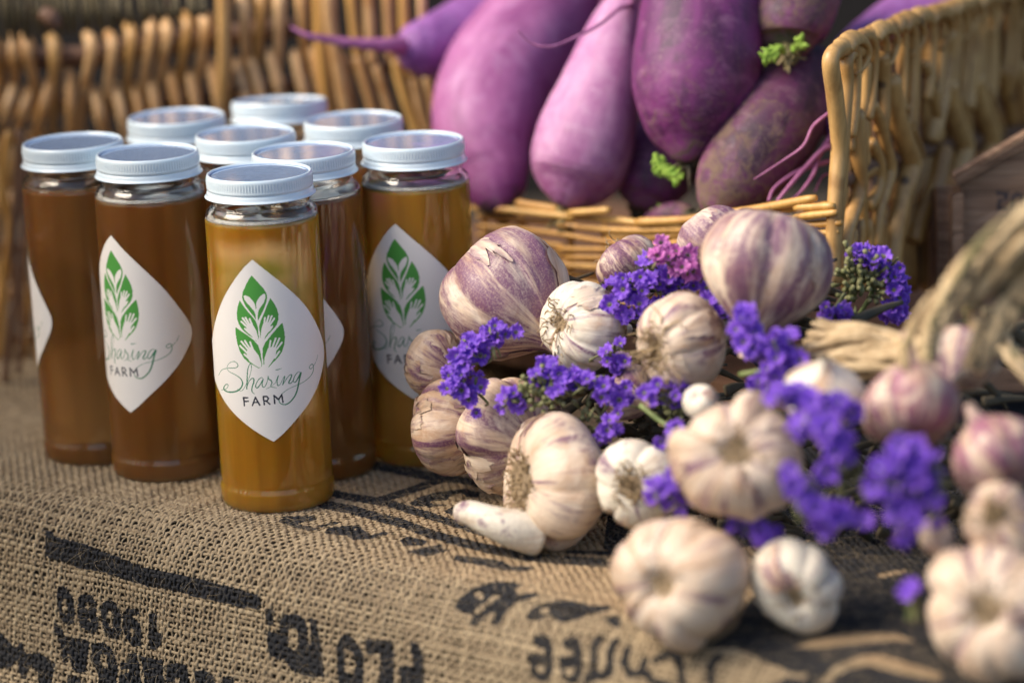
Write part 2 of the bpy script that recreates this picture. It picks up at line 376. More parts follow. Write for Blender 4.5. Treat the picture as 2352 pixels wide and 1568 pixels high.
# ---- printed marks on the sack, traced as outlines, kept as an attribute of the threads
Z1 = (0, 1163.75, .26042); Z2 = (551.25, 1255.6, .26042); Z3 = (1041.25, 1255.6, .26042); Z5 = (612.5, 1041.25, .28646); Z4 = (1592.5, 1163.75, .32292)
INK = []   # (kind, pts, rad, value)
def P_(z, *polys):
    for p in polys: INK.append(('p', zm(p, *z), 0, 1))
def H_(z, *polys):
    for p in polys: INK.append(('p', zm(p, *z), 0, 0))
def S_(z, pts, r, v=1): INK.append(('s', zm(pts, *z), r*z[2], v))
P_(Z1, [(395,205),(470,215),(480,260),(700,310),(1000,420),(1250,520),(1600,600),(2000,690),(2270,770),(2310,810),(2300,910),(2150,890),(1800,810),(1500,730),(1300,700),(1100,640),(900,570),(700,540),(560,490),(400,440)],
 [(510,700),(590,700),(640,790),(665,900),(650,1020),(600,1050),(540,1010),(510,900),(495,780)],
 [(700,770),(800,770),(855,850),(850,940),(875,1040),(840,1110),(770,1110),(700,1040),(680,950),(685,850)],
 [(960,810),(1030,850),(1070,960),(1070,1100),(1040,1170),(970,1160),(910,1080),(885,950),(890,860)],
 [(1120,890),(1220,900),(1230,950),(1160,960),(1230,1020),(1260,1120),(1240,1220),(1170,1230),(1110,1150),(1075,1040),(1080,940)],
 [(1310,935),(1385,935),(1380,1080),(1440,1130),(1430,1200),(1380,1260),(1320,1250),(1310,1100)],
 [(465,1010),(540,1060),(580,1140),(640,1150),(780,1170),(790,1230),(760,1450),(700,1470),(640,1430),(595,1290),(600,1370),(550,1370),(530,1200),(470,1060)],
 [(810,1210),(900,1190),(990,1250),(1030,1350),(1040,1480),(1000,1650),(880,1650),(860,1450),(800,1350)],
 [(1060,1370),(1130,1370),(1140,1420),(1060,1440)],
 [(1130,1290),(1200,1280),(1230,1400),(1260,1650),(1040,1650),(1050,1480),(1140,1450)],
 [(1235,1310),(1440,1350),(1450,1650),(1300,1650)], [(1470,1390),(1560,1370),(1650,1400),(1690,1650),(1600,1650),(1560,1480),(1530,1650),(1460,1600)],
 [(1710,1450),(1800,1430),(1880,1480),(1910,1650),(1720,1650)], [(1950,1500),(2050,1490),(2100,1650),(1940,1650)],
 [(600,1470),(700,1500),(760,1650),(580,1650)],
 [(0,1100),(80,1180),(130,1240),(190,1190),(230,1290),(340,1280),(490,1370),(480,1430),(430,1650),(340,1650),(330,1450),(260,1400),(230,1520),(180,1510),(150,1350),(90,1420),(-60,1430),(-60,1080)])
H_(Z1, [(550,805),(590,820),(595,935),(570,955),(548,900)], [(755,850),(795,860),(790,905),(760,900)], [(775,980),(805,985),(800,1020)],
 [(960,885),(995,950),(995,1065),(968,1075),(950,980)], [(1150,1075),(1185,1080),(1185,1135),(1155,1145)], [(880,1285),(940,1310),(948,1420),(900,1410)], [(1545,1500),(1580,1510),(1575,1650),(1545,1650)])
P_(Z2, [(215,530),(290,540),(300,690),(240,690),(220,620)],
 [(240,740),(340,750),(350,640),(400,590),(500,590),(580,640),(600,730),(610,620),(680,630),(690,740),(720,900),(745,1150),(600,1140),(450,1090),(390,990),(330,990),(260,950),(235,850)],
 [(900,755),(1000,790),(1060,880),(1095,980),(1090,1150),(1080,1300),(880,1300),(855,1050),(850,880)],
 [(1100,810),(1340,820),(1360,880),(1360,1300),(1220,1300),(1240,950),(1110,930)],
 [(1500,830),(1570,850),(1610,930),(1640,1300),(1420,1300),(1400,1050),(1520,1040)])
H_(Z2, [(430,715),(505,725),(515,850),(480,905),(430,875)], [(920,885),(990,930),(1020,1040),(995,1125),(925,1090)], [(596,650),(612,650),(625,860),(600,830)])
P_(Z3, [(0,540),(60,440),(180,360),(380,300),(560,310),(600,340),(550,370),(560,420),(680,400),(770,410),(700,450),(550,490),(470,560),(400,690),(320,690),(370,570),(300,590),(210,690),(150,690),(170,600),(80,570)],
 [(640,600),(700,530),(850,480),(1050,470),(1200,510),(1400,510),(1380,560),(1200,590),(1100,640),(980,660),(880,640),(860,600),(740,650),(660,640)],
 [(1310,620),(1470,600),(1480,700),(1420,710)], [(600,85),(1080,110),(1420,125),(1430,190),(1080,155),(620,110)], [(1000,25),(1450,35),(1420,75),(1000,60)],
 [(20,70),(300,100),(430,120),(520,170),(640,165),(740,190),(600,215),(440,205),(340,185),(180,150),(0,120)],
 [(700,800),(780,760),(850,790),(880,900),(880,1080),(840,1180),(760,1190),(690,1120),(655,940),(800,950),(800,895),(700,860)],
 [(960,820),(1040,780),(1110,810),(1140,920),(1140,1100),(1100,1200),(1020,1210),(950,1140),(925,960),(1060,970),(1060,915),(960,880)])
H_(Z3, [(185,395),(270,405),(255,455),(190,450)], [(165,580),(355,425),(410,435),(220,590)], [(765,540),(855,540),(825,595),(770,585)], [(735,1045),(805,1045),(795,1110),(740,1105)], [(985,1070),(1065,1065),(1050,1130),(990,1125)])
for s in ([(1290,800),(1240,880),(1240,1100),(1180,1160)], [(1430,830),(1380,920),(1380,1110),(1180,1160)], [(1540,900),(1500,1010),(1560,1120),(1650,1110),(1690,1000)],
          [(1690,1100),(1760,1180),(1900,1220)], [(1780,1000),(1880,940),(1990,970),(2030,1250)], [(2352,960),(2270,1040),(2270,1230)]): S_(Z3, s, 36)
S_(Z5, [(450,290),(570,325),(750,360),(880,380),(960,390),(1200,465),(1400,525),(1700,620),(2000,700)], 30)
S_(Z5, [(880,378),(1100,312),(1300,242),(1420,200),(1600,215),(1800,265),(2100,330)], 29)
S_(Z5, [(850,90),(1100,140),(1300,178),(1450,190)], 36)
S_(Z5, [(440,400),(700,452),(900,510),(1100,560),(1300,640),(1600,720),(1900,790),(2050,820),(2352,850),(2700,870)], 36)
P_(Z5, [(1150,395),(1220,345),(1350,310),(1480,290),(1600,280),(1715,310),(1700,350),(1600,345),(1560,315),(1470,345),(1440,375),(1320,380),(1310,395),(1440,412),(1300,430),(1160,415)],
 [(1420,460),(1520,415),(1820,395),(1600,435),(1480,495)], [(90,545),(150,500),(380,495),(405,530),(350,540),(240,560),(430,600),(350,615),(230,595)], [(400,580),(440,590),(600,550),(540,545)],
 [(455,630),(500,590),(740,568),(765,600),(840,650),(950,620),(985,640),(860,680),(700,695),(640,655),(480,645)],
 [(1060,690),(1140,662),(1295,700),(1260,735),(1100,742)], [(1120,788),(1250,750),(1400,728),(1420,765),(1505,765),(1380,800),(1270,825)])
H_(Z5, [(1170,710),(1200,708),(1195,722)], [(700,600),(720,600),(715,615)])
# big dark printed field with lighter gaps under the garlic at the right
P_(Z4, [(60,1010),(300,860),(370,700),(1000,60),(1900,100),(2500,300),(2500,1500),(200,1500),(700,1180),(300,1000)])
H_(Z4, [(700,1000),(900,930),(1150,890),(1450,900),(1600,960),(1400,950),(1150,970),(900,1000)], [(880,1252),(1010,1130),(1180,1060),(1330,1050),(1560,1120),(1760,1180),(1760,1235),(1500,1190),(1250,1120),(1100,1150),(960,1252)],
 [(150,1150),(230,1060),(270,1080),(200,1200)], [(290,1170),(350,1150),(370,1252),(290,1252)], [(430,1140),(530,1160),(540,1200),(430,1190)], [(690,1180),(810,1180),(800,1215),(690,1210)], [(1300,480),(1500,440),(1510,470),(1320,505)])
P_((0, 0, 1), [(1385,1258),(1400,1150),(1500,1000),(1900,800),(2400,700),(2400,1300),(1950,1230),(1750,1250),(1450,1296)])  # carries the dark tone on beneath the whole garlic bunch
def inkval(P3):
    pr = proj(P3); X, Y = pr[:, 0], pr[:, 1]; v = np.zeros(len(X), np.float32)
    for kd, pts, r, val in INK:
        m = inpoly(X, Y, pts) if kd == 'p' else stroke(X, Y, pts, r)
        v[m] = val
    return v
# ---- woven threads
PITCHT = .0029
def threads(along_a):
    L0, L1, C0, C1 = (A0, A1, B0, B1) if along_a else (B0, B1, A0, A1)
    N = int((C1-C0)/PITCHT); n = int((L1-L0)/(PITCHT/3)); sd_ = 6
    t = L0+np.arange(n)*(PITCHT/3)
    acc = Acc(); ang = np.linspace(0, 2*np.pi, sd_, endpoint=False)
    for k in range(N):
        c0 = C0+(k+.5)*PITCHT
        ph = rng.uniform(0, 6.28, 4)
        cc = c0 + rng.normal()*.00018 + .00045*np.sin(t*rng.uniform(15, 32)+ph[0])+.00026*np.sin(t*rng.uniform(70, 120)+ph[1]) + .0011*np.sin(t*9+ (c0*14))
        par = (k % 2)*np.pi + (0 if along_a else np.pi)
        lift = .00062*np.cos(np.pi*(t-(0 if along_a else 0))/PITCHT + par)
        wdt = (.00070+.00042*rng.random())*(1+.22*np.sin(t*160+ph[2])+.16*np.sin(t*410+ph[3])); hh = wdt*.62
        ctr = fold(t, cc, 0) if along_a else fold(cc, t, 0)
        # keep only threads in or near the picture
        pr = proj(ctr); vis = (pr[:, 0] > -420) & (pr[:, 0] < 2760) & (pr[:, 1] > 790) & (pr[:, 1] < 1900)
        if vis.sum() < 6: continue
        idx = np.where(vis)[0]; sl_ = slice(idx[0], idx[-1]+1)
        tt, c_, lf, w_, h_ = t[sl_], cc[sl_], lift[sl_], wdt[sl_], hh[sl_]
        off = c_[:, None]+w_[:, None]*np.cos(ang); lf2 = lf[:, None]+h_[:, None]*np.sin(ang)
        TT = np.repeat(tt[:, None], sd_, 1)
        V = (fold(TT, off, lf2) if along_a else fold(off, TT, lf2)).reshape(-1, 3)
        m = len(tt); i, jj = np.meshgrid(np.arange(m-1), np.arange(sd_), indexing='ij'); j2 = (jj+1) % sd_
        Q = np.stack([i*sd_+jj, i*sd_+j2, (i+1)*sd_+j2, (i+1)*sd_+jj], -1).reshape(-1, 4)
        tn = np.clip(.5+.22*rng.normal()+.25*np.sin(TT*rng.uniform(20, 60)+ph[0]), 0, 1).ravel()
        acc.add(V, Q, tone=tn)
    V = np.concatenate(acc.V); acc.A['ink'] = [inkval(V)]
    pr = proj(V); acc.A['warm'] = [np.clip((V[:, 0]+.14)/.2, 0, 1)*np.clip((.004-np.abs(V[:, 2]))/.004, 0, 1)*.55]  # warm light on the flat cloth at right, put into the thread colour
    return acc.mesh('warp_threads' if along_a else 'weft_threads')
sack = empty('burlap_sack', (EA.x, EA.y, 0), label='brown burlap coffee sack with black printed lettering draped over the table edge', cat='sack')
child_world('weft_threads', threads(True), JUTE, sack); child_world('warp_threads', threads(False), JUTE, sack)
acc = Acc()
for k in range(15000):
    a = rng.uniform(A0, A1); b = rng.uniform(-.24, .01) if k % 4 else rng.uniform(0, .12); L = rng.uniform(.003, .011); d = rng.normal(size=2); d /= np.linalg.norm(d)
    q = np.linspace(0, 1, 5); bend = rng.normal()*.5
    A = a+d[0]*L*q+bend*L*.4*q*q*d[1]; B = b+d[1]*L*q-bend*L*.4*q*q*d[0]; lf = .0006+rng.uniform(.0003, .0028)*np.sin(q*np.pi*rng.uniform(.5, 1.0))
    P3 = fold(A, B, lf); V, Q = tube(P3, rng.uniform(.00004, .00008), 3, cap=False); acc.add(V, Q, tone=np.full(len(V), rng.uniform(.45, 1)), ink=np.zeros(len(V)), warm=np.zeros(len(V)))
child_world('loose_fibres', acc.mesh('loose_fibres'), JUTE, sack)

# ================================================================== JARS
J1B = ong(640, 1147)
HJ = at(595, 396, J1B.y).z
RJ = .0300
LIDH = .0123
def lid_r(prof, a):
    z = prof[:, 1][:, None]; band = np.exp(-((z+.0042)/.0020)**4)
    return .00022*np.sin(a*110)[None, :]*band
lid_prof = [(.0262, -.0010), (.0266, -.0002), (.0271, 0), (.0276, -.0003), (.0279, -.0012)] + [(.0280, -.0018-.0006*i) for i in range(9)] + \
 [(.0281, -.0070), (.0280, -.0076), (.0276, -.0081), (.0275, -.0084), (.0279, -.0089), (.0282, -.0095), (.0282, -.0106), (.0285, -.0112), (.0292, -.0116), (.0294, -.0119), (.0292, -.0122), (.0284, -.0122), (.0276, -.0119)]
V, Q = lathe(lid_prof, 440, lid_r); LID_ME = npmesh('lid', V, Q)
V, Q = lathe([(.00001, -.0013), (.014, -.0012), (.0225, -.00115), (.0245, -.0011), (.0258, -.0015), (.0263, -.0010)], 96); DISC_ME = npmesh('lid_disc', V, Q)
zt = HJ
gp_out = [(.0001, .0014), (.012, .0010), (.020, .0004), (.0268, 0), (.0292, .0010), (.0302, .0032), (.0306, .0062), (.0307, .0092), (.0305, .0112), (.0299, .0124), (.0299, .0140), (.0300, .017)] + \
 [(.0300, z) for z in np.linspace(.02, zt-.030, 8)] + [(.0300, zt-.0255), (.0299, zt-.0232), (.0294, zt-.0208), (.0283, zt-.0188), (.0270, zt-.0176), (.0262, zt-.0168), (.0260, zt-.0155), (.0264, zt-.0145), (.0262, zt-.0125), (.0262, zt-.006)]
off = .0011
gp_in = [(r-off, z) for r, z in gp_out if z > zt-.0224]
gu = [(r, z) for r, z in gp_out if z > zt-.0238]
V, Q = lathe([(.0286, zt-.0236)]+gu+gp_in[::-1]+[(.0286, zt-.0236)], 96); GLASS_ME = npmesh('glass_body', V, Q)
hz = zt-.0229
hp = [(max(r-.00005, .0001), z) for r, z in gp_out if z < zt-.0245]+[(.0299, hz-.0006), (.0294, hz), (.0262, hz+.0001), (.014, hz-.0002), (.0001, hz-.0002)]
V, Q = lathe(hp, 96); HONEY_ME = npmesh('honey', V, Q)
def froth(prof, a):
    n_ = .0009*np.sin(a*7+1)+.0007*np.sin(a*17+2)+.0005*np.sin(a*41)
    out = np.zeros((len(prof), len(a))); out[1:4] += n_*.45; return out
fp = [(.0268, hz+.0003), (.0258, hz+.0008), (.0268, hz+.0013), (.0280, hz+.0012), (.0287, hz+.0006), (.02885, hz-.0003), (.0289, hz-.0010), (.0287, hz-.0014)]
V, Q = lathe(fp, 160, froth); 
aa_ = np.arctan2(V[:, 1], V[:, 0]); low = V[:, 2] < hz-.0008; V[low, 2] += (.0004*np.sin(aa_*3)+.0003*np.sin(aa_*7+2)+.0002*np.sin(aa_*19+1)+.00015*np.sin(aa_*47))[low]
FOAM_ME = npmesh('froth_ring', V, Q)
def jar_matrix(B, T):
    z = (Vector(T)-Vector(B)).normalized(); x = Vector((1, 0, 0)); x = (x-z*x.dot(z)).normalized(); y = z.cross(x)
    return Matrix(((x.x, y.x, z.x, B.x), (x.y, y.y, z.y, B.y), (x.z, y.z, z.z, B.z), (0, 0, 0, 1)))
JBASE = Vector((J1B.x, J1B.y, .0006))
J1T = at(595, 396, J1B.y); MJ1 = jar_matrix(JBASE, J1T)
# ---- label: fine grid wrapped on the glass; artwork is kept as colours of its vertices
RL = .03012
lab = zm(list(cr([(515,50),(640,150),(790,270),(930,410),(1020,560),(1065,680),(1077,770),(1068,880),(1030,1030),(960,1170),(860,1300),(760,1410),(683,1475)], 6))[:-1] +
         list(cr([(683,1475),(600,1430),(480,1350),(360,1240),(270,1110),(215,960),(199,800),(205,640),(240,480),(300,330),(380,200),(450,110),(515,50)], 6))[:-1], 428.75, 581.875, .29287)
def cyl_hit(px, py, Mj):
    Mi = np.array(Mj.inverted()); o = Mi[:3, :3] @ CP+Mi[:3, 3]; d = Mi[:3, :3] @ ray(px, py)
    a = d[0]**2+d[1]**2; b = 2*(o[0]*d[0]+o[1]*d[1]); c_ = o[0]**2+o[1]**2-RL**2
    disc = max(b*b-4*a*c_, 0); t = (-b-math.sqrt(disc))/(2*a); p = o+d*t
    return math.atan2(p[1], p[0]), p[2]
hits = np.array([cyl_hit(x, y, MJ1) for x, y in lab])
th0, th1, z0, z1 = hits[:, 0].min(), hits[:, 0].max(), hits[:, 1].min(), hits[:, 1].max()
st_ = .00022; nth = int((th1-th0)*RL/st_)+2; nzz = int((z1-z0)/st_)+2
TH, ZZ = np.meshgrid(np.linspace(th0, th1, nth), np.linspace(z0, z1, nzz), indexing='ij')
LV = np.stack([RL*np.cos(TH), RL*np.sin(TH), ZZ], -1).reshape(-1, 3)
MW = np.array(MJ1); W3 = LV @ MW[:3, :3].T+MW[:3, 3]; pr = proj(W3); X, Y = pr[:, 0], pr[:, 1]
inside = inpoly(TH.ravel(), ZZ.ravel(), hits)
art = np.tile(np.array((0.90, .87, .83)), (len(X), 1))
ZA = (502.25, 624.75, .14848); ZB = (502.25, 814.6, .11328)
GR = np.array((.075, .34, .055)); WH = np.array((0.90, .87, .83)); GD = np.array((.03, .22, .10)); NV = np.array((.014, .020, .038))
def pp(z, pts, col, n=5, smooth=True):
    q = zm(pts, *z); art[inpoly(X, Y, q)] = col
def ss(z, pts, r, col, sm=True):
    q = cr(zm(pts, *z), 6) if sm else zm(pts, *z)
    r_ = np.interp(np.linspace(0, 1, len(q)), np.linspace(0, 1, len(np.atleast_1d(r))), np.atleast_1d(r)) if np.ndim(r) else r
    art[stroke(X, Y, q, r_)] = col
pp(ZA, [(508,50),(600,150),(700,260),(740,330),(750,390),(735,470),(700,570),(655,660),(612,745),(580,745),(545,690),(480,610),(415,525),(375,440),(362,390),(372,310),(420,200),(465,115)], GR)
pp(ZA, [(383,368),(415,360),(475,388),(525,440),(560,500),(575,570),(583,560),(592,748),(579,748),(570,660),(545,600),(490,535),(435,475),(398,425)], WH)
pp(ZA, [(705,333),(722,350),(722,400),(700,470),(650,540),(618,590),(606,650),(606,748),(588,748),(581,560),(578,500),(590,450),(630,390),(670,350)], WH)
leaves = [([(325,435),(380,520),(450,610),(520,690),(575,760),(605,850),(622,1012),(600,1060),(578,1070),(540,1020),(470,980),(410,930),(350,870),(310,800),(285,720),(280,640),(290,550),(310,480)],
           [(430,830),(490,790),(540,830),(580,900),(612,1012),(600,1065),(575,1062),(520,1000),(460,940),(425,870)], [((350,765),(440,850)),((370,712),(455,825)),((415,705),(480,815)),((478,725),(515,810)),((405,875),(470,940))]),
          ([(797,400),(850,470),(900,560),(925,650),(922,740),(895,820),(840,890),(770,960),(705,1045),(685,1060),(645,1005),(632,900),(628,830),(650,750),(700,640),(750,510)],
           [(690,790),(740,765),(800,800),(810,870),(790,910),(730,980),(700,1055),(680,1062),(648,1000),(658,900),(672,840)], [((715,708),(705,800)),((772,678),(740,790)),((822,678),(775,795)),((860,718),(800,805)),((830,838),(785,905))]),
          ([(260,850),(350,915),(450,980),(540,1050),(610,1130),(645,1230),(674,1430),(660,1470),(615,1485),(540,1440),(460,1395),(390,1330),(330,1230),(290,1110),(268,990),(260,900)],
           [(440,1210),(500,1150),(550,1200),(620,1290),(664,1425),(655,1475),(610,1470),(560,1440),(480,1385),(430,1300)], [((332,1140),(450,1260)),((350,1072),(470,1215)),((405,1062),(490,1195)),((485,1082),(535,1205)),((396,1270),(480,1345))]),
          ([(985,780),(1010,880),(1027,1000),(1015,1120),(980,1230),(920,1320),(850,1390),(780,1467),(740,1475),(697,1430),(680,1300),(680,1180),(720,1090),(800,990),(900,870)],
           [(760,1180),(830,1150),(900,1180),(880,1290),(850,1350),(770,1465),(735,1478),(703,1440),(708,1330),(735,1250)], [((802,1062),(785,1175)),((882,1022),(825,1185)),((940,1024),(865,1190)),((978,1088),(880,1215)),((938,1225),(870,1325))])]
for lf_, palm, fg in leaves:
    pp(ZA, lf_, GR); pp(ZA, palm, WH)
    for f_ in fg: ss(ZA, f_, 14*.14848, WH, False)
thin, thk = .55, 1.55
for pts, r in (([(0,415),(60,310),(160,275),(260,268),(350,262),(390,225),(370,170),(310,135),(230,160),(180,220),(175,290),(230,350),(330,400),(420,460),(470,520),(485,590),(450,670),(380,730),(270,755),(170,745),(110,700),(110,650),(150,600),(190,610),(180,660),(130,700),(50,710)], [.5,.8,.9,.6,.5,.7,1.3,1.7,1.6,1.1,.6,.5]),
  ([(380,690),(430,730),(490,710),(560,590),(630,430),(665,270),(650,180),(620,210),(590,300),(580,420),(575,560),(570,690)], [.45,.5,.5,.6,.9,1.3,1.4]), ([(575,650),(610,550),(670,480),(710,490),(710,560),(680,650),(675,740),(725,795)], [.6,.9,1.5,1.4,.5]),
  ([(905,490),(870,460),(810,500),(760,590),(750,650),(790,665),(850,590),(900,500),(880,600),(900,655),(940,640),(985,540),(1000,430)], [.6,.9,1.2,1.1,.9,.6]), ([(1000,430),(1015,450),(1010,490),(1060,520),(1080,570),(1060,640),(1170,670)], [.5,.8,1.4,1.0,.4]),
  ([(970,690),(1060,640),(1150,570)], .45), ([(1150,570),(1210,420),(1185,520),(1190,600),(1210,625),(1250,590),(1320,450)], [.5,1.2,1.2,.6,.5]), ([(1165,305),(1200,300),(1275,275)], [1.2,1.0,.4]),
  ([(1340,440),(1300,605)], 1.2), ([(1300,605),(1380,480),(1440,410),(1480,410),(1460,480),(1420,560),(1440,580),(1480,560),(1530,490)], [.6,.9,1.5,1.2,.5]),
  ([(1660,360),(1620,345),(1560,400),(1515,500),(1520,545),(1560,550),(1620,450),(1670,360),(1640,480),(1610,640),(1570,780),(1500,900),(1400,990),(1310,1005),(1240,970),(1225,900),(1270,810),(1370,720),(1480,660),(1620,600),(1750,530),(1870,420),(1920,310),(1915,210),(1885,190),(1840,240),(1850,280),(1890,270),(1920,230),(1980,120),(2010,0)], [.6,.8,.8,1.4,1.7,1.6,1.4,.9,.6,.5,.6,.7,.7,.7,.4,.3])):
    ss(ZB, pts, r, GD)
for s in ([(505,862),(522,1030)], [(500,868),(590,868)], [(512,945),(600,940)], [(685,1025),(745,860),(832,1018)], [(710,965),(800,962)], [(905,845),(925,1010)], [(905,848),(975,842),(1010,885),(985,930),(915,935)], [(960,935),(1040,1000)], [(1137,985),(1120,825),(1215,905),(1280,805),(1303,960)]):
    ss(ZB, s, 1.75, NV, False)
i, jj = np.meshgrid(np.arange(nth-1), np.arange(nzz-1), indexing='ij')
Q = np.stack([i*nzz+jj, (i+1)*nzz+jj, (i+1)*nzz+jj+1, i*nzz+jj+1], -1).reshape(-1, 4)
Q = Q[inside[Q].sum(1) >= 2]; used = np.unique(Q); rem = -np.ones(len(LV), int); rem[used] = np.arange(len(used))
LABEL_ME = npmesh('label', LV[used], rem[Q], True, {'art': art[used]})
jars = [  # base px (None = take the lean of its neighbour), lid px x, honey, label turn (degrees) or None, text
 (640, 1147, 595, HONEY_A, 0, 'front honey jar nearest the camera, amber tinted as better lit, with leaf emblem label facing forward'),
 (386, 1079, 338, HONEY_B, -34, 'honey jar behind and left of the front jar, its label turned to the left'),
 (228, 1041, 166, HONEY_B, -110, 'leftmost honey jar, only a sliver of label on its left edge'),
 (741, 1078, 696, HONEY_B, -41, 'honey jar directly behind the right shoulder of the front jar'),
 (985, 1045, 949, HONEY_A, -14, 'rightmost honey jar, beside the striped garlic bulbs, froth ring under its lid'),
 (None, 307, 563, HONEY_B, None, 'honey jar in the middle of the group, with white lid between the second row lids'),
 (None, 275, 811, HONEY_B, None, 'honey jar behind the rightmost jar, lid just left of the pale radish'),
 (None, 268, 404, HONEY_B, None, 'honey jar in the back row at left, lid against the wicker basket'),
 (None, 231, 641, HONEY_B, None, 'rearmost honey jar, its white lid tilted up at the right')]
lean = None
for k, (bx, by, lx, hm, lt, txt) in enumerate(jars):
    if bx is not None:
        B = ong(bx, by); T = at(lx, 400, B.y); T = Vector((T.x, B.y, HJ))
        # x of the lid at the height of the lid
        lo = T.copy()
        for _ in range(4):
            pj = proj(np.array([lo]))[0]; lo.x += (lx-pj[0])*B.y/F
        T = lo; lean = T-B if k in (0, 3) else lean
    else:
        T = ong(lx, by, HJ); B = T-lean; B.z = 0
    B = Vector((B.x, B.y, .0006)); Mj = jar_matrix(B, T)
    root = empty('honey_jar', label=txt, cat='jar', group='honey jars with white lids'); root.matrix_world = Mj
    gb = link('glass_body', GLASS_ME, GLASS, root)
    hn = link('honey', HONEY_ME, None, root); 
    if not HONEY_ME.materials: HONEY_ME.materials.append(hm)
    hn.material_slots[0].link = 'OBJECT'; hn.material_slots[0].material = hm
    if k in (0, 1, 4): link('froth_ring', FOAM_ME, FOAM, root)
    ld = link('lid', LID_ME, LIDM, root); ld.location = (0, 0, HJ)
    dd = link('lid_disc', DISC_ME, DISCM, ld)
    if k == 8: ld.rotation_euler = (math.radians(2), math.radians(-4.5), 0)
    ld.rotation_euler.z = k*1.3
    if lt is not None:
        lo_ = link('label', LABEL_ME, LABELM, root); lo_.rotation_euler = (0, 0, math.radians(lt))

# ================================================================== GARLIC
def garlic_mesh(seed, ncl=8, depth=.12, neck=1.0, squash=1.0):
    r = np.random.default_rng(seed)
    prof = np.array(cr([(.02, -.50), (.13, -.50), (.20, -.56), (.34, -.63), (.60, -.60), (.84, -.42), (.97, -.16), (1.0, .08), (.93, .34), (.76, .58), (.52, .78), (.32, .93), (.20, 1.08), (.15, 1.25), (.12, 1.25+.3*neck)], 5))
    prof[:, 1] *= squash; n = len(prof); seg = 144; a = np.linspace(0, 2*np.pi, seg, endpoint=False)
    edges = np.sort((np.arange(ncl)+r.uniform(-.42, .42, ncl))/ncl)*2*np.pi
    lob = np.zeros(seg); amp = np.zeros(seg); gw = np.where(r.uniform(size=ncl) < .40, .1, r.uniform(.5, 1.5, ncl))
    for k in range(ncl):
        e0 = edges[k]; e1 = edges[(k+1) % ncl]+(2*np.pi if k == ncl-1 else 0)
        for sh in (-2*np.pi, 0, 2*np.pi):
            m = (a+sh >= e0) & (a+sh < e1); d = np.abs((a[m]+sh-(e0+e1)/2)/((e1-e0)/2)); lob[m] = d**3.4*np.where(a[m]+sh < (e0+e1)/2, gw[k], gw[(k+1) % ncl])
            amp[m] = r.uniform(-.10, .14)*(1-d**2)
    t = np.linspace(0, 1, n); w_ = np.clip(np.interp(t, [0, .1, .3, .6, .85, 1], [.5, 1.2, 1.0, .75, .25, .1]), 0, 2)
    tw = .25*np.sin(t*3+r.uniform(0, 6))
    V = []
    for i in range(n):
        sh = int(tw[i]/(2*np.pi)*seg)
        f = 1-depth*w_[i]*np.roll(lob, sh)+np.roll(amp, sh)*w_[i]
        f = f+.045*np.sin(2*a+seed)*w_[i]+.03*np.sin(3*a+seed*2+t[i]*2)*w_[i]+.010*np.sin(5*a+4*t[i]+seed)*np.sin(2*a+seed*3+t[i]*6)+.0035*np.sin(17*a+9*t[i]*np.sin(a*2+seed))
        R_ = prof[i, 0]*f
        zz = prof[i, 1]+.03*np.sin(a*3+seed)*prof[i, 0]
        V.append(np.stack([R_*np.cos(a), R_*np.sin(a), zz+0*a], -1))
    V = np.array(V).reshape(-1, 3)
    i, j = np.meshgrid(np.arange(n-1), np.arange(seg), indexing='ij'); j2 = (j+1) % seg
    Q = np.stack([i*seg+j, i*seg+j2, (i+1)*seg+j2, (i+1)*seg+j], -1).reshape(-1, 4)
    aa = np.tile(a, n); tt = np.repeat(t, seg)
    gv = np.stack([np.cos(aa)*6, np.sin(aa)*6, tt*3+seed*3.7], -1)
    return V, Q, gv, prof
def frame_from(axis, spin=0):
    q = Vector(axis).to_track_quat('Z', 'Y').to_matrix().to_4x4(); return q @ Matrix.Rotation(spin, 4, 'Z')
def roots_mesh(R, n, L, seed):
    r = np.random.default_rng(seed); acc = Acc()
    for k in range(n):
        ph = r.uniform(0, 6.28); q = math.sqrt(r.uniform())*(.41 if n >= 50 else .22)*R; p = np.array((q*math.cos(ph), q*math.sin(ph), -.50*R)); d = np.array((math.cos(ph)*.5, math.sin(ph)*.5, -1.0))
        d += r.normal(size=3)*.35; pts = [p]; l = L*r.uniform(.5, 1.3)
        for s in range(6): d = d+r.normal(size=3)*.75; d /= np.linalg.norm(d); d[2] -= .05; p = p+d*l/6; pts.append(p)
        V, Q = tube(cr(pts, 3), np.linspace(.00055, .00022, 19)*r.uniform(.7, 1.3), 5); acc.add(V, Q)
    return acc.mesh('roots')
garlics = []
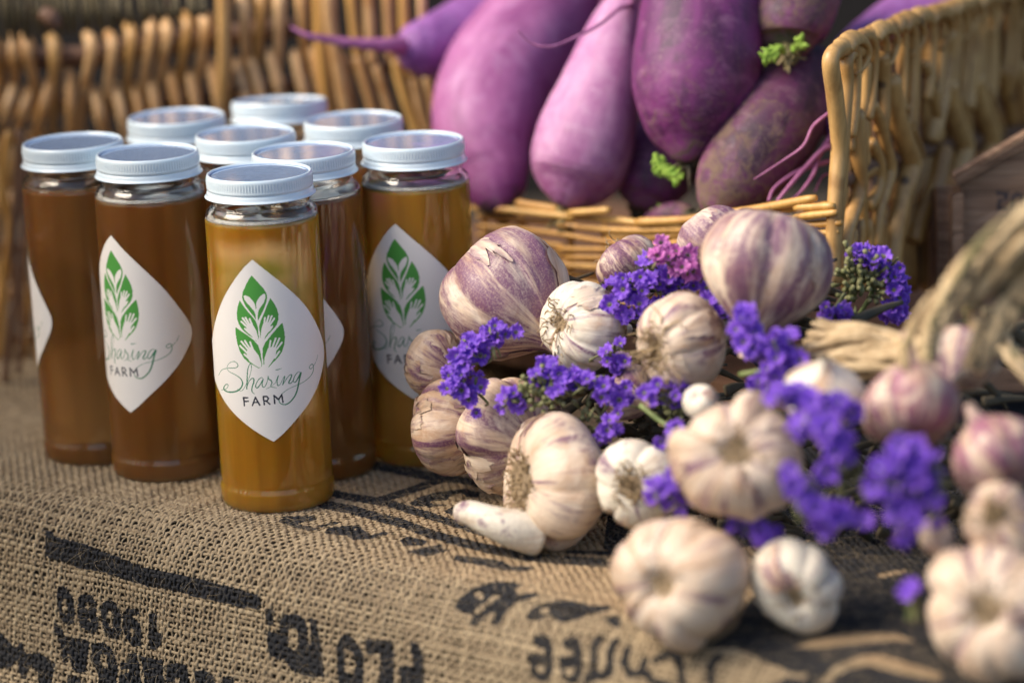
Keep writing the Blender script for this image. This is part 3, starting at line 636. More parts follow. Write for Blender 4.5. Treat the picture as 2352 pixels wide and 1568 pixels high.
def garlic(px, py, Y, Rpx, rd, mat, label, seed, ncl=8, depth=.12, neck=.4, roots=(34, .010), squash=1.0, rimg=True):
    R = Rpx*Y/math.cos(PITCH)/F*.985; c = at(px, py, Y); axis = -camdir(*rd)
    root = empty('garlic_bulb', label=label, cat='garlic', group='garlic bulbs in the bunch')
    root.matrix_world = Matrix.Translation(c) @ frame_from(axis, seed*1.7)
    V, Q, gv, prof = garlic_mesh(seed, ncl, depth, neck, squash); V = V-np.array((0, 0, .10)); V = V*R
    link('bulb', npmesh('bulb', V, Q, True, {'gv': gv}), GM[mat], root); V0 = V.copy()
    if roots:
        me = roots_mesh(R, roots[0], roots[1], seed+50); ro = link('roots', me, ROOTM, root); ro.location = (0, 0, -.10*R)
        V, Q = lathe(([(.0001, -.54), (.08, -.56), (.17, -.555), (.205, -.52), (.2, -.45)] if roots[0] < 50 else [(.0001, -.53), (.10, -.55), (.20, -.575), (.27, -.57), (.29, -.48)]), 32, lambda p, a: p[:, :1]*(.10*np.sin(a*3+seed)+.08*np.sin(a*7+seed*2)+.05*np.sin(a*13))[None, :]); V = V*R+np.array((0, 0, -.10*R)); link('root_plate', npmesh('root_plate', V, Q), ROOTPLATE, root)
    # loose papery flakes of outer skin, lifted off the bulb
    r = np.random.default_rng(seed+900); seg = 144; n = len(prof); G = V0.reshape(n, seg, 3); gvg = gv.reshape(n, seg, 3)
    for kf in range(int(r.integers(3, 6))):
        h2, w2 = r.uniform(6, 15), r.uniform(5, 12); ic, jc = r.uniform(h2+3, n-h2-6), r.uniform(0, seg); nr_, na_ = 9, 64
        th = np.linspace(0, 2*np.pi, na_, endpoint=False); rb = 1+.20*np.sin(3*th+kf)+.15*np.sin(5*th+seed)+.09*np.sin(11*th+kf*3)+.10*r.normal(size=na_)
        q_, th2 = np.meshgrid(np.linspace(.02, 1, nr_), th, indexing='ij'); q2 = q_*rb[None, :]
        fi = np.clip(ic+q2*np.cos(th2)*h2, 1, n-2.01); fj = (jc+q2*np.sin(th2)*w2) % seg
        a0, b0 = fi.astype(int), fj.astype(int); fa, fb = (fi-a0)[..., None], (fj-b0)[..., None]; b1 = (b0+1) % seg; b0 = b0 % seg
        def samp(A): return A[a0, b0]*(1-fa)*(1-fb)+A[a0+1, b0]*fa*(1-fb)+A[a0, b1]*(1-fa)*fb+A[a0+1, b1]*fa*fb
        S = samp(G); nv_ = S/np.linalg.norm(S, axis=2, keepdims=True)
        S = S+nv_*(R*(.007+.055*np.clip(q_-.5, 0, 1)**1.7*(1+.9*np.sin(th2*2+kf*2)+.4*np.sin(th2*7))))[..., None]
        a_, b_ = np.meshgrid(np.arange(nr_-1), np.arange(na_), indexing='ij'); c_ = (b_+1) % na_
        q = np.stack([a_*na_+b_, a_*na_+c_, (a_+1)*na_+c_, (a_+1)*na_+b_], -1).reshape(-1, 4)
        link('skin_flake', npmesh('skin_flake', S.reshape(-1, 3), q, True, {'gv': samp(gvg).reshape(-1, 3)+r.uniform(3, 9)}), GM[('tan', mat, 'cream')[kf % 3]], root)
    garlics.append(root); return root
garlic(1168, 676, 1.800, 148, (-.62, .62, -.42), 'purple', 'large purple striped garlic bulb resting against the rightmost honey jar', 3, 7, .11, .3, (40, .012), 1.15)
garlic(1340, 748, 1.765, 107, (-.78, .06, .62), 'white', 'white garlic bulb with curly root tuft facing left, between two violet flower sprigs', 5, 7, .13, .3, (60, .013), 1.05)
garlic(1000, 836, 1.815, 78, (-.7, .35, -.6), 'tan', 'small tan garlic bulb overlapping the label of the rightmost honey jar', 8, 6, .08, .2, None)
g4 = garlic(1040, 985, 1.795, 112, (-.88, -.05, -.42), 'tan', 'tan and pink garlic bulb with frayed skin, below the small tan bulb at left', 11, 6, .10, .3, (14, .005), .95)
garlic(1185, 1005, 1.765, 146, (-.55, .25, -.75), 'mauve', 'tall pink garlic bulb with purple base, half hidden behind the large white front bulb', 14, 7, .09, .3, None, .8)
g6 = garlic(1285, 1108, 1.705, 163, (-.90, .02, .42), 'cream', 'large cream and brown garlic bulb standing on the printed sack with a loose white clove', 17, 7, .12, .3, (90, .0085), .82)
garlic(1470, 1108, 1.665, 108, (-.32, -.12, .92), 'white', 'white garlic bulb with grey roots to the right of the large cream front bulb', 21, 7, .12, .3, (60, .011), .9)
garlic(1570, 785, 1.700, 112, (-.80, -.22, .55), 'cream', 'cream garlic bulb with long frayed roots, below the pink flowers', 24, 6, .10, .3, (80, .019), 1.1)
garlic(1764, 614, 1.690, 149, (.22, .90, -.05), 'mauve', 'largest mauve garlic bulb at the top of the bunch beside the basket corner', 27, 5, .10, .5, (26, .014), 1.12)
garlic(1640, 572, 1.770, 98, (-.55, .6, -.5), 'purple', 'purple striped garlic bulb peeking out behind the largest mauve bulb', 30, 6, .06, .2, None)
garlic(1440, 612, 1.820, 74, (-.62, .72, -.2), 'mauve', 'small pinkish garlic bulb with short roots in front of the low basket wall', 33, 6, .07, .2, (14, .012))
garlic(1692, 1056, 1.575, 152, (-.08, .22, .96), 'cream', 'big blurred cream garlic bulb facing the camera in the middle of the bunch', 36, 8, .13, .3, (80, .010), 1.0)
garlic(1562, 1330, 1.565, 160, (-.45, -.06, .88), 'cream', 'blurred cream garlic bulb lowest at the front edge of the sack', 39, 7, .11, .3, (60, .009), 1.05)
garlic(1828, 1342, 1.560, 108, (-.08, -.35, .92), 'white', 'small blurred white garlic bulb with magenta top, right of the lowest front bulb', 42, 6, .14, 1.0, (50, .008), 1.05)
garlic(2285, 1402, 1.490, 178, (-.30, .08, .95), 'cream', 'blurred yellowish garlic bulb in the bottom right corner', 45, 6, .17, .3, (60, .011), 1.0)
garlic(2095, 928, 1.560, 120, (.02, -.90, .42), 'pink', 'blurred pink and brown garlic bulb hanging below the dry upright stalk', 48, 7, .07, 1.6, None, .95)
garlic(2285, 1042, 1.520, 108, (.35, -.75, .5), 'pink', 'blurred pink garlic bulb at the right edge of the picture', 51, 7, .08, .6, None)
garlic(1890, 905, 1.590, 98, (.0, -.75, -.6), 'white', 'blurred white garlic bulb under a drooping violet flower sprig', 54, 6, .06, .3, None, .9)
garlic(2205, 822, 1.600, 84, (.3, .5, -.7), 'mauve', 'blurred pale garlic bulb behind the green stalks at right', 57, 6, .08, .3, None)
garlic(2300, 1190, 1.500, 92, (-.35, .15, .92), 'tan', 'blurred brown garlic bulb with dark root disc at the right edge', 60, 6, .1, .3, (70, .012))
garlic(1610, 925, 1.640, 44, (-.3, .6, .7), 'white', 'tiny white garlic bulb between violet flowers above the big blurred bulb', 63, 5, .1, .2, None)
garlic(1450, 905, 1.735, 62, (-.6, .4, -.6), 'mauve', 'small dull purple garlic bulb tucked behind the centre flower sprig', 66, 6, .08, .2, None)
garlic(2150, 1235, 1.520, 46, (.2, .4, .6), 'tan', 'small dark brown garlic bulb in shadow above the bottom right bulb', 69, 5, .1, .2, None)
# loose clove and neck at the foot of the large cream bulb
pth = cr([tuple(at(x, y, yy)) for x, y, yy in ((1052, 1180, 1.700), (1080, 1178, 1.694), (1125, 1196, 1.688), (1175, 1212, 1.686), (1235, 1225, 1.690))], 6)
me = tubemesh('clove', pth, np.interp(np.linspace(0, 1, len(pth)), [0, .06, .3, .6, 1], [.0026, .0056, .0068, .0088, .012]), 20)
a = me.attributes.new('gv', 'FLOAT_VECTOR', 'POINT'); vv_ = np.array([tuple(v.co*120) for v in me.vertices]); a.data.foreach_set('vector', vv_.ravel().astype(np.float32))
me.transform(g6.matrix_world.inverted()); link('clove', me, GM['white'], g6)

# ---- dried leaves and stalks
def strip(name, pts, wpx, mat, parent=None, label=None, cat=None, group=None, fl=(1, .35), n=8, sides=14, twist=0):
    P = cr([tuple(at(*p)) for p in pts], n); rr = np.interp(np.linspace(0, 1, len(P)), np.linspace(0, 1, len(wpx)), wpx)*pts[0][2]/F
    V, Q = tube(P, rr, sides, flat=fl)
    # fluted, papery surface
    k = len(P)*sides; ang = np.arange(k) % sides; ring = np.arange(k)//sides
    C = P[ring]; V[:k] = C+(V[:k]-C)*(1+.16*np.sin(ang*2.7+ring*.23)[:, None]+.08*np.sin(ring*.9+ang)[:, None])
    me = npmesh(name, V, Q)
    if parent is not None: return child_world(name, me, mat, parent)
    o = link(name, me, mat); return tag(o, label, cat, group)
fan = empty('dried_leaf_fan', at(1950, 800, 1.64), label='fan of dry papery garlic leaves spreading left from the stalks', cat='dried leaves')
rf = np.random.default_rng(77)
for k in range(22):
    q = k/21; tx, ty = 1838+75*abs(q-.45)+rf.normal()*12, 735+150*q+rf.normal()*5; sx, sy = 2115+rf.normal()*8, 785+50*q
    mx_, my_ = (tx+sx)/2+rf.normal()*14, (ty+sy)/2-22*math.sin(q*3.1)+rf.normal()*9; Yk = 1.635+.02*(1-q)+rf.normal()*.004
    strip('dried_leaf', [(sx, sy, 1.62), ((sx+mx_)/2, (sy+my_)/2+rf.normal()*6, Yk-.004), (mx_, my_, Yk), ((tx+mx_)/2, (ty+my_)/2+rf.normal()*8, Yk+.004), (tx, ty, Yk+.008)], (6, 11*rf.uniform(.6, 1.3), 15*rf.uniform(.6, 1.3), 13*rf.uniform(.5, 1.2), 4), DRYLEAF, fan, fl=(1, .28))
st = empty('garlic_stalks', at(2200, 680, 1.58), label='thick braided dry stalks, greenish at the top, rising to the right edge', cat='stalks')
def bundle(pts, w0, w1, n, seed, turns=.7):
    r = np.random.default_rng(seed); C = cr([tuple(at(*p)) for p in pts], 10); L = len(C); sc = pts[0][2]/F
    ex, ey = np.array(camdir(1, 0, 0)), np.array(camdir(0, 0, 1)); ez = np.array(camdir(0, 1, 0))
    W = np.interp(np.linspace(0, 1, L), [0, 1], [w0, w1])*sc
    for k in range(n):
        p0 = r.uniform(0, 6.28); q = r.uniform(.35, .95); t = np.linspace(0, 1, L); ph = p0+turns*6.28*t+.5*np.sin(t*5+p0)
        P = C+(W*q)[:, None]*(np.cos(ph)[:, None]*(ex*.8-ez*.5)+np.sin(ph)[:, None]*ey*.7)+r.normal(size=(L, 3))*.0004
        rr = W*r.uniform(.22, .42)*(1+.2*np.sin(t*r.uniform(8, 20)+p0))
        V, Q = tube(P, rr, 10, flat=(1, .35)); kk = L*10; an = np.arange(kk) % 10; rg = np.arange(kk)//10
        V[:kk] = P[rg]+(V[:kk]-P[rg])*(1+.18*np.sin(an*2.3+rg*.3+seed)[:, None])
        mt = DRYLEAF if r.uniform() < .68 else (GREENLEAF if r.uniform() < .8 else DARKLEAF)
        child_world('stalk', npmesh('stalk', V, Q), mt, st)
bundle([(2085, 850, 1.525), (2100, 790, 1.53), (2135, 710, 1.535), (2200, 650, 1.535), (2290, 600, 1.53)], 28, 36, 11, 1)
bundle([(2130, 830, 1.52), (2150, 750, 1.525), (2215, 665, 1.525), (2300, 570, 1.52), (2410, 490, 1.515)], 20, 62, 16, 2, .5)
bundle([(2230, 700, 1.535), (2300, 630, 1.53), (2410, 590, 1.52)], 30, 60, 12, 3, .4)
bundle([(2235, 850, 1.53), (2280, 760, 1.53), (2330, 690, 1.53), (2410, 640, 1.525)], 30, 50, 12, 4, .5)
bundle([(2225, 700, 1.6), (2235, 760, 1.6), (2245, 830, 1.6)], 20, 16, 7, 5)
bundle([(2280, 720, 1.6), (2310, 800, 1.59), (2400, 900, 1.535)], 30, 40, 10, 6)
fill = empty('leaf_litter', at(1700, 950, 1.7), label='dark tangle of dried leaves filling the gaps between the garlic bulbs', cat='dried leaves', kind='stuff')
acc = Acc()
for k in range(420):
    px, py = rng.uniform(1230, 2340), rng.uniform(640, 1230)
    if px > 1880 and py < 740: continue
    Y0 = 1.80-(px-1200)/1150*.12-(py-640)/600*.06+rng.uniform(0, .03); L = rng.uniform(50, 150); d = rng.uniform(-.7, .7)
    pts = [tuple(at(px+L*q*math.cos(d), py-L*q*math.sin(d)+20*q*q, Y0+.02*q)) for q in (0, .33, .66, 1)]
    V, Q = tube(cr(pts, 4), np.linspace(.003, .001, 13)*rng.uniform(.5, 1.2), 6, flat=(1, .25)); acc.add(V, Q)
child_world('leaves', acc.mesh('leaves'), DARKLEAF, fill)
pj = at(1690, 870, 1.7)

# ================================================================== STATICE FLOWERS
def blossom_mesh(seed):
    r = np.random.default_rng(seed); nr, ns = 7, 40; a = np.linspace(0, 2*np.pi, ns, endpoint=False); V = []
    for i in range(nr):
        q = i/(nr-1); R = .0008+.0044*q**.9; pet = 1+.07*q*np.cos(5*a+r.uniform(0, .3))+.07*q*np.sin(11*a+seed)+.085*q*r.normal(size=ns)
        z = .0052*q**.72-.0017*q**3 + q*q*(.0011*np.sin(3*a+seed)+.0010*np.sin(8*a+seed*2)+.0005*r.normal(size=ns))
        V.append(np.stack([R*pet*np.cos(a), R*pet*np.sin(a), z], -1))
    V = np.array(V).reshape(-1, 3); i, j = np.meshgrid(np.arange(nr-1), np.arange(ns), indexing='ij'); j2 = (j+1) % ns
    return npmesh('blossom', V, np.stack([i*ns+j, i*ns+j2, (i+1)*ns+j2, (i+1)*ns+j], -1).reshape(-1, 4), True, {'rad': np.repeat(np.linspace(0, 1, nr), ns)})
BV = [blossom_mesh(s) for s in range(6)]
BM = [b.copy() for b in BV]
for b in BV: b.materials.append(VIOLET)
for b in BM: b.materials.append(MAGENTA)
def sprig(path, width, n, Y, label, seed, bl=BV, scale=1.0, face=(-.2, .45, .85), calyx=None, stem=None, group='violet statice sprigs', spread=.9):
    r = np.random.default_rng(seed); P = cr([(x, y) for x, y in path], 10); cx, cyy = P.mean(0)
    root = empty('statice_sprig', at(cx, cyy, Y), label=label, cat='flower', group=group); o0 = Vector(root.location)
    f0 = camdir(*face); acc = Acc()
    n = int(n*.95)
    for k in range(n):
        p = P[int(r.uniform(0, len(P)-1))]+r.normal(size=2)*width*.46
        dpt = Y+r.uniform(-.006, .008); c = at(p[0], p[1], dpt)
        out = camdir((p[0]-cx)/130, -(p[1]-cyy)/130, 0)*.35 if np.hypot(p[0]-cx, p[1]-cyy) > 5 else Vector((0, 0, 0))
        d = (f0+out+Vector(r.normal(size=3)*.42*spread)).normalized()
        b = bpy.data.objects.new('blossom', bl[k % len(bl)]); COL.objects.link(b); b.parent = root
        s = min(scale, 1.12)*r.uniform(.55, 1.0)
        b.matrix_local = Matrix.Translation(-o0) @ Matrix.Translation(c) @ frame_from(d, r.uniform(0, 6)) @ Matrix.Scale(s, 4)
        e = c-d*.007*s; V, Q = tube([tuple(c+d*.001), tuple(c-d*.003*s), tuple(e)], [.0010, .0009, .0004], 5); acc.add(V, Q)
    mid = at(*P[len(P)//2], Y+.012)          # branching green stems that carry the blossoms
    for k in range(max(5, n//3)):
        p = P[int(r.uniform(0, len(P)-1))]+r.normal(size=2)*width*.6; e = np.array(at(p[0], p[1], Y+r.uniform(-.004, .006))); m0 = np.array(mid); b_ = (e+m0)/2+r.normal(size=3)*.004
        V, Q = tube(cr([m0, b_, e], 4), np.linspace(.0010, .0005, 9), 5); acc.add(V, Q)
    child_world('calyxes', acc.mesh('calyxes'), CALYX, root)
    if calyx:                                     # a fan of spent, straw green calyxes
        acc = Acc(); ccx, ccy, cw, cn, cY = calyx
        for k in range(cn):
            x, y = ccx+r.normal()*cw*.4, ccy+r.normal()*cw*.35; c = at(x, y, cY+r.uniform(-.003, .003)); d = (camdir((x-ccx)/cw, -(y-ccy)/cw+.35, .7)+Vector(r.normal(size=3)*.18)).normalized()
            V, Q = tube([tuple(c-d*.004), tuple(c), tuple(c+d*.003)], [.0004, .0010, .0014], 6); acc.add(V, Q)
        child_world('spent_calyxes', acc.mesh('spent_calyxes'), CALYX, root)
    if stem:
        for s_ in stem: child_world('stem', tubemesh('stem', cr([tuple(at(*q)) for q in s_], 5), .0013, 8), STEMG, root)
    return root
sprig([(1050, 850), (1090, 800), (1150, 775), (1210, 775)], 42, 34, 1.735, 'sharp violet statice sprig under the large striped bulb at left', 1)
sprig([(1040, 865), (1080, 885), (1110, 930)], 34, 22, 1.732, 'violet statice sprig hanging down over the tan frayed bulb', 2)
sprig([(1180, 940), (1205, 890), (1250, 855), (1300, 850)], 26, 22, 1.715, 'magenta violet flower arc around straw coloured spent calyxes', 3, calyx=(1245, 905, 70, 60, 1.712), face=(-.3, .4, .8))
sprig([(1290, 890), (1340, 880), (1400, 900), (1430, 930)], 34, 26, 1.708, 'violet statice sprig directly above the large cream front bulb', 4, calyx=(1350, 950, 60, 20, 1.715))
sprig([(1360, 960), (1400, 990), (1385, 1010)], 24, 12, 1.700, 'small violet sprig beside the top right of the large cream front bulb', 5)
sprig([(1390, 830), (1410, 815), (1425, 845)], 20, 12, 1.735, 'small violet sprig right below the white bulb with curly roots', 6, stem=[[(1380, 900, 1.74), (1430, 860, 1.745), (1440, 840, 1.75)]])
sprig([(1420, 680), (1450, 650), (1500, 640), (1560, 650), (1590, 680)], 48, 40, 1.745, 'pale violet statice cluster beneath the pink blossoms', 7, scale=1.05)
sprig([(1440, 720), (1490, 710), (1470, 750)], 36, 24, 1.74, 'violet statice clump between the white bulb and the cream bulb with frayed roots', 8)
sprig([(1495, 590), (1540, 590), (1590, 615)], 24, 24, 1.735, 'bright pink statice cluster in front of the mauve bulbs', 9, bl=BM, group='pink statice')
sprig([(1960, 590), (2010, 590), (2050, 640), (2065, 690), (2050, 725)], 24, 42, 1.745, 'violet statice arch with green spent centre beside the wicker wall', 10, calyx=(1985, 640, 78, 110, 1.742), stem=[[(1975, 720, 1.75), (2000, 680, 1.748), (2010, 650, 1.745)], [(1960, 690, 1.75), (1965, 670, 1.746), (1975, 650, 1.745)]])
sprig([(1890, 715), (1920, 715), (1940, 735)], 18, 12, 1.725, 'small violet flowers perched on the dry leaf fan', 11)
sprig([(1720, 720), (1720, 780), (1735, 800)], 28, 22, 1.645, 'upright violet sprig below the largest mauve bulb', 12, scale=1.15)
sprig([(1740, 830), (1790, 800), (1800, 850), (1770, 870)], 32, 28, 1.64, 'drooping violet sprig right of the upright one', 13, scale=1.15, stem=[[(1700, 860, 1.66), (1750, 850, 1.65), (1790, 830, 1.65)]])
sprig([(1500, 910), (1540, 900), (1560, 915)], 22, 12, 1.68, 'violet flowers in front of the cream bulb with frayed roots', 14, calyx=(1535, 940, 40, 16, 1.69), stem=[[(1470, 930, 1.685), (1530, 975, 1.675), (1600, 1010, 1.66)]])
sprig([(1530, 1000), (1560, 990)], 18, 8, 1.66, 'few violet flowers left of the big blurred bulb', 15)
sprig([(1500, 1150), (1540, 1120), (1550, 1170)], 28, 18, 1.60, 'violet blurred flowers between the white bulb and the lowest front bulb', 16, scale=1.1)
sprig([(1800, 905), (1850, 920), (1900, 940), (1960, 920)], 22, 24, 1.545, 'blurred violet sprig lying across the white bulb', 17, scale=1.2)
sprig([(1850, 990), (1900, 980), (1930, 1030), (1900, 1060)], 32, 24, 1.52, 'blurred violet sprig left of the large foreground cluster', 18, scale=1.3)
sprig([(1820, 1080), (1850, 1150), (1900, 1190), (1960, 1170)], 34, 30, 1.51, 'blurred violet sprig curving under the foreground cluster', 19, scale=1.35, calyx=(1930, 1100, 60, 26, 1.53))
sprig([(2000, 1120), (2060, 1060), (2120, 1080), (2130, 1140), (2060, 1190)], 46, 56, 1.50, 'largest blurred violet flower cluster in the right foreground', 20, scale=1.4)
sprig([(1700, 750), (1640, 700), (1690, 760)], 20, 10, 1.72, 'dark violet flowers in the gap behind the cream bulb', 21)
sprig([(1730, 900), (1780, 890)], 18, 8, 1.66, 'few violet flowers above the white blurred bulb', 22)
sprig([(1700, 1215), (1800, 1225)], 22, 14, 1.57, 'dark violet flowers in shadow under the big blurred bulb', 23)
sprig([(2088, 1362), (2098, 1372)], 9, 4, 1.50, 'single pale blue blossom standing alone on the dark print', 24, scale=1.2, stem=[[(2085, 1420, 1.51), (2092, 1395, 1.505), (2095, 1375, 1.50)]])

# ================================================================== RADISHES
def radish(pts, mat, label, seed, tail=None, crown_at=0, sprouts=(), hairs=(), bumps=.012):
    """pts: (px, py, Y, radius px) from crown end to tip"""
    q = cr([tuple(at(x, y, Y))+(r*Y/math.cos(PITCH)/F,) for x, y, Y, r in pts], 14); P, R = q[:, :3], q[:, 3]
    sd_ = 64; V, Q = tube(P, R, sd_, cap=True); n = len(P); k = n*sd_; ang = np.arange(k) % sd_/sd_*2*np.pi; ring = np.arange(k)//sd_
    t = ring/(n-1); C = P[ring]; f = 1+bumps*np.sin(ang*2+seed+t*4)+bumps*.8*np.sin(ang*3-t*7+seed)+.004*np.sin(t*70+seed+np.sin(ang*2)*1.5)+.003*np.sin(t*133+ang)
    V[:k] = C+(V[:k]-C)*f[:, None]
    gv = np.zeros((len(V), 3)); gv[:k] = np.stack([np.cos(ang)*1.6, np.sin(ang)*1.6, t*3+seed*5], -1); gv[k:] = (0, 0, seed*5)
    cr_ = np.zeros(len(V)); cr_[:k] = np.clip(1-t*1.25, 0, 1); cr_[k] = 1
    root = empty('radish', tuple(P[n//2]), label=label, cat='radish', group='purple radishes in the basket')
    child_world('body', npmesh('body', V, Q, True, {'gv': gv, 'crown': cr_}), RAD[mat], root)
    for tl in ([tail] if tail else []):
        c_ = cr([tuple(at(*p[:3])) for p in tl], 8); rr = np.interp(np.linspace(0, 1, len(c_)), np.linspace(0, 1, len(tl)), [p[3] for p in tl])*tl[0][2]/F
        child_world('taproot', tubemesh('taproot', c_, rr, 12), TAILM, root)
    for hr in hairs:
        c_ = cr([tuple(at(*p[:3])) for p in hr], 8); rr = np.interp(np.linspace(0, 1, len(c_)), np.linspace(0, 1, len(hr)), [p[3] for p in hr])*hr[0][2]/F
        child_world('root_hair', tubemesh('root_hair', c_, rr, 8), TAILM, root)
    rr_ = np.random.default_rng(seed)
    for sp in sprouts:                      # small frilly leaf
        c_ = cr([tuple(at(*p)) for p in sp], 8); acc = Acc(); V_, Q_ = tube(c_, np.linspace(.0016, .0009, len(c_)), 6); acc.add(V_, Q_)
        for ii in range(2, len(c_)):
            for sg in (-1, 1):
                tt = c_[min(ii+1, len(c_)-1)]-c_[ii-1]; tt /= np.linalg.norm(tt); sdv = np.cross(tt, np.array(camdir(0, 0, 1)))*sg
                l = .0042*rr_.uniform(.4, 1.3); e = c_[ii]+sdv*l+tt*l*.6+rr_.normal(size=3)*.0006
                V_, Q_ = tube([c_[ii], (c_[ii]+e)/2+rr_.normal(size=3)*.0004, e], [.0006, .0011, .0004], 6, flat=(1, .3)); acc.add(V_, Q_)
        child_world('sprout', acc.mesh('sprout'), SPROUT, root)
    # withered crown stubs
    acc = Acc(); d = P[0]-P[3]; d /= np.linalg.norm(d)
    for ii in range(26):
        ph = rr_.uniform(0, 6.28); b_ = P[1]+(np.array(camdir(math.cos(ph), math.sin(ph), 0)))*R[2]*.45*rr_.uniform(.2, 1)
        V_, Q_ = tube(cr([b_-d*.004, b_+d*.004+rr_.normal(size=3)*.002, b_+d*.010+rr_.normal(size=3)*.005], 4), np.linspace(.0028, .0009, 9), 6, flat=(1, .4)); acc.add(V_, Q_)
    child_world('leaf_stubs', acc.mesh('leaf_stubs'), GREENLEAF if seed % 2 else DARKLEAF, root)
    return root
radish([(1150, 474, 2.00, 22), (1144, 458, 2.00, 58), (1132, 405, 2.01, 84), (1112, 305, 2.03, 118), (1140, 192, 2.06, 130), (1212, 85, 2.09, 128), (1300, -15, 2.12, 118), (1380, -105, 2.15, 90), (1410, -140, 2.16, 30)], 'mid', 'large bright violet radish leaning beside the rightmost jar lid', 2)
radish([(1300, 470, 1.965, 20), (1306, 452, 1.965, 66), (1322, 398, 1.97, 108), (1346, 310, 1.975, 114), (1378, 200, 1.985, 92), (1402, 100, 2.0, 68), (1424, 25, 2.01, 46), (1436, -5, 2.015, 20)], 'pale', 'pale pink radish with a thin curling root, second from the left at the front', 3,
       tail=[(1428, 0, 2.012, 14), (1450, 10, 2.0, 7), (1420, 22, 1.98, 4.5), (1375, 58, 1.955, 4), (1310, 92, 1.94, 3.5), (1262, 108, 1.93, 3), (1218, 98, 1.93, 2.5), (1188, 68, 1.93, 2)])
radish([(1578, 360, 1.925, 22), (1578, 345, 1.925, 58), (1582, 300, 1.93, 104), (1594, 200, 1.94, 143), (1608, 60, 1.96, 140), (1625, -60, 1.99, 128), (1640, -170, 2.02, 90), (1645, -220, 2.03, 20)], 'dark', 'thick dark purple radish with a lighter violet shoulder in the middle', 4)
radish([(1645, 484, 1.905, 24), (1652, 466, 1.905, 60), (1688, 412, 1.91, 92), (1762, 312, 1.925, 108), (1815, 222, 1.96, 98), (1846, 168, 2.0, 78), (1858, 146, 2.02, 20)], 'dusty', 'dark soil dusted radish lying diagonally at the right of the basket front', 5)
radish([(1475, 465, 1.985, 30), (1480, 450, 1.985, 70), (1500, 400, 1.99, 90), (1540, 330, 2.01, 88), (1590, 250, 2.04, 60), (1610, 220, 2.05, 20)], 'dark', 'small plum coloured radish low at the front with a bright green sprout', 6, sprouts=[[(1505, 352, 1.92), (1515, 380, 1.918), (1535, 398, 1.916), (1560, 412, 1.915)], [(1500, 500, 1.95), (1512, 488, 1.945), (1520, 475, 1.94)]])
radish([(1808, 112, 1.945, 28), (1808, 96, 1.95, 62), (1812, 60, 1.955, 88), (1830, -10, 1.97, 98), (1850, -100, 1.99, 90), (1860, -170, 2.0, 20)], 'dusty', 'dusty brown purple radish end hanging at the top with a green sprout', 7, sprouts=[[(1800, 122, 1.93), (1790, 112, 1.925), (1775, 122, 1.922), (1755, 132, 1.92)], [(1822, 118, 1.93), (1832, 104, 1.928), (1842, 98, 1.927)]])
radish([(2270, -70, 2.14, 30), (2245, -40, 2.13, 80), (2195, 20, 2.12, 108), (2130, 72, 2.085, 115), (2060, 124, 2.04, 118), (1994, 188, 1.99, 115), (1955, 250, 1.96, 86), (1930, 298, 1.94, 46), (1916, 320, 1.935, 18)], 'blue', 'bluish violet radish curving behind the wicker side wall', 8,
       tail=[(1922, 300, 1.947, 12), (1905, 320, 1.925, 7), (1880, 360, 1.91, 6), (1868, 400, 1.90, 5), (1840, 440, 1.89, 3.5), (1812, 462, 1.89, 2.5)],
       hairs=[[(1930, 230, 1.90, 4), (1905, 258, 1.885, 4), (1868, 290, 1.88, 4), (1845, 335, 1.875, 3.5), (1800, 368, 1.875, 2.5), (1732, 412, 1.875, 1.6)], [(1935, 330, 1.93, 7), (1890, 345, 1.91, 6), (1850, 385, 1.9, 6), (1815, 425, 1.89, 5), (1785, 462, 1.885, 4)],
              [(1935, 362, 1.93, 6), (1890, 375, 1.91, 6), (1830, 395, 1.9, 5), (1780, 430, 1.89, 4), (1765, 462, 1.885, 4)], [(1925, 395, 1.92, 3), (1890, 405, 1.91, 3), (1872, 440, 1.9, 2.5)]])
radish([(1330, -70, 2.20, 20), (1300, -60, 2.20, 66), (1220, 0, 2.17, 84), (1130, 50, 2.14, 90), (1050, 92, 2.11, 86), (985, 108, 2.09, 70), (945, 108, 2.08, 52), (918, 106, 2.075, 22)], 'blue', 'leftmost violet radish lying flat with its long root pointing left', 9,
       tail=[(930, 106, 2.077, 24), (890, 104, 2.06, 17), (820, 100, 2.05, 12), (760, 92, 2.045, 9), (715, 84, 2.04, 7), (685, 72, 2.04, 5), (668, 62, 2.04, 3)])
radish([(1590, 500, 1.93, 20), (1565, 495, 1.935, 30), (1535, 500, 1.94, 34), (1500, 515, 1.95, 30)], 'dusty', 'tip of a dark radish just above the basket rim', 10)
radish([(1400, -120, 2.1, 30), (1440, -60, 2.1, 90), (1500, 60, 2.11, 110), (1560, 200, 2.12, 110), (1620, 300, 2.12, 80), (1640, 360, 2.12, 20)], 'dark', 'shadowed radish deep behind the thick dark one', 11)
radish([(1700, -120, 2.1, 30), (1740, -60, 2.1, 90), (1760, 60, 2.09, 110), (1720, 200, 2.08, 110), (1700, 320, 2.08, 80), (1700, 380, 2.08, 20)], 'dusty', 'shadowed radish behind the diagonal soil dusted one', 12)

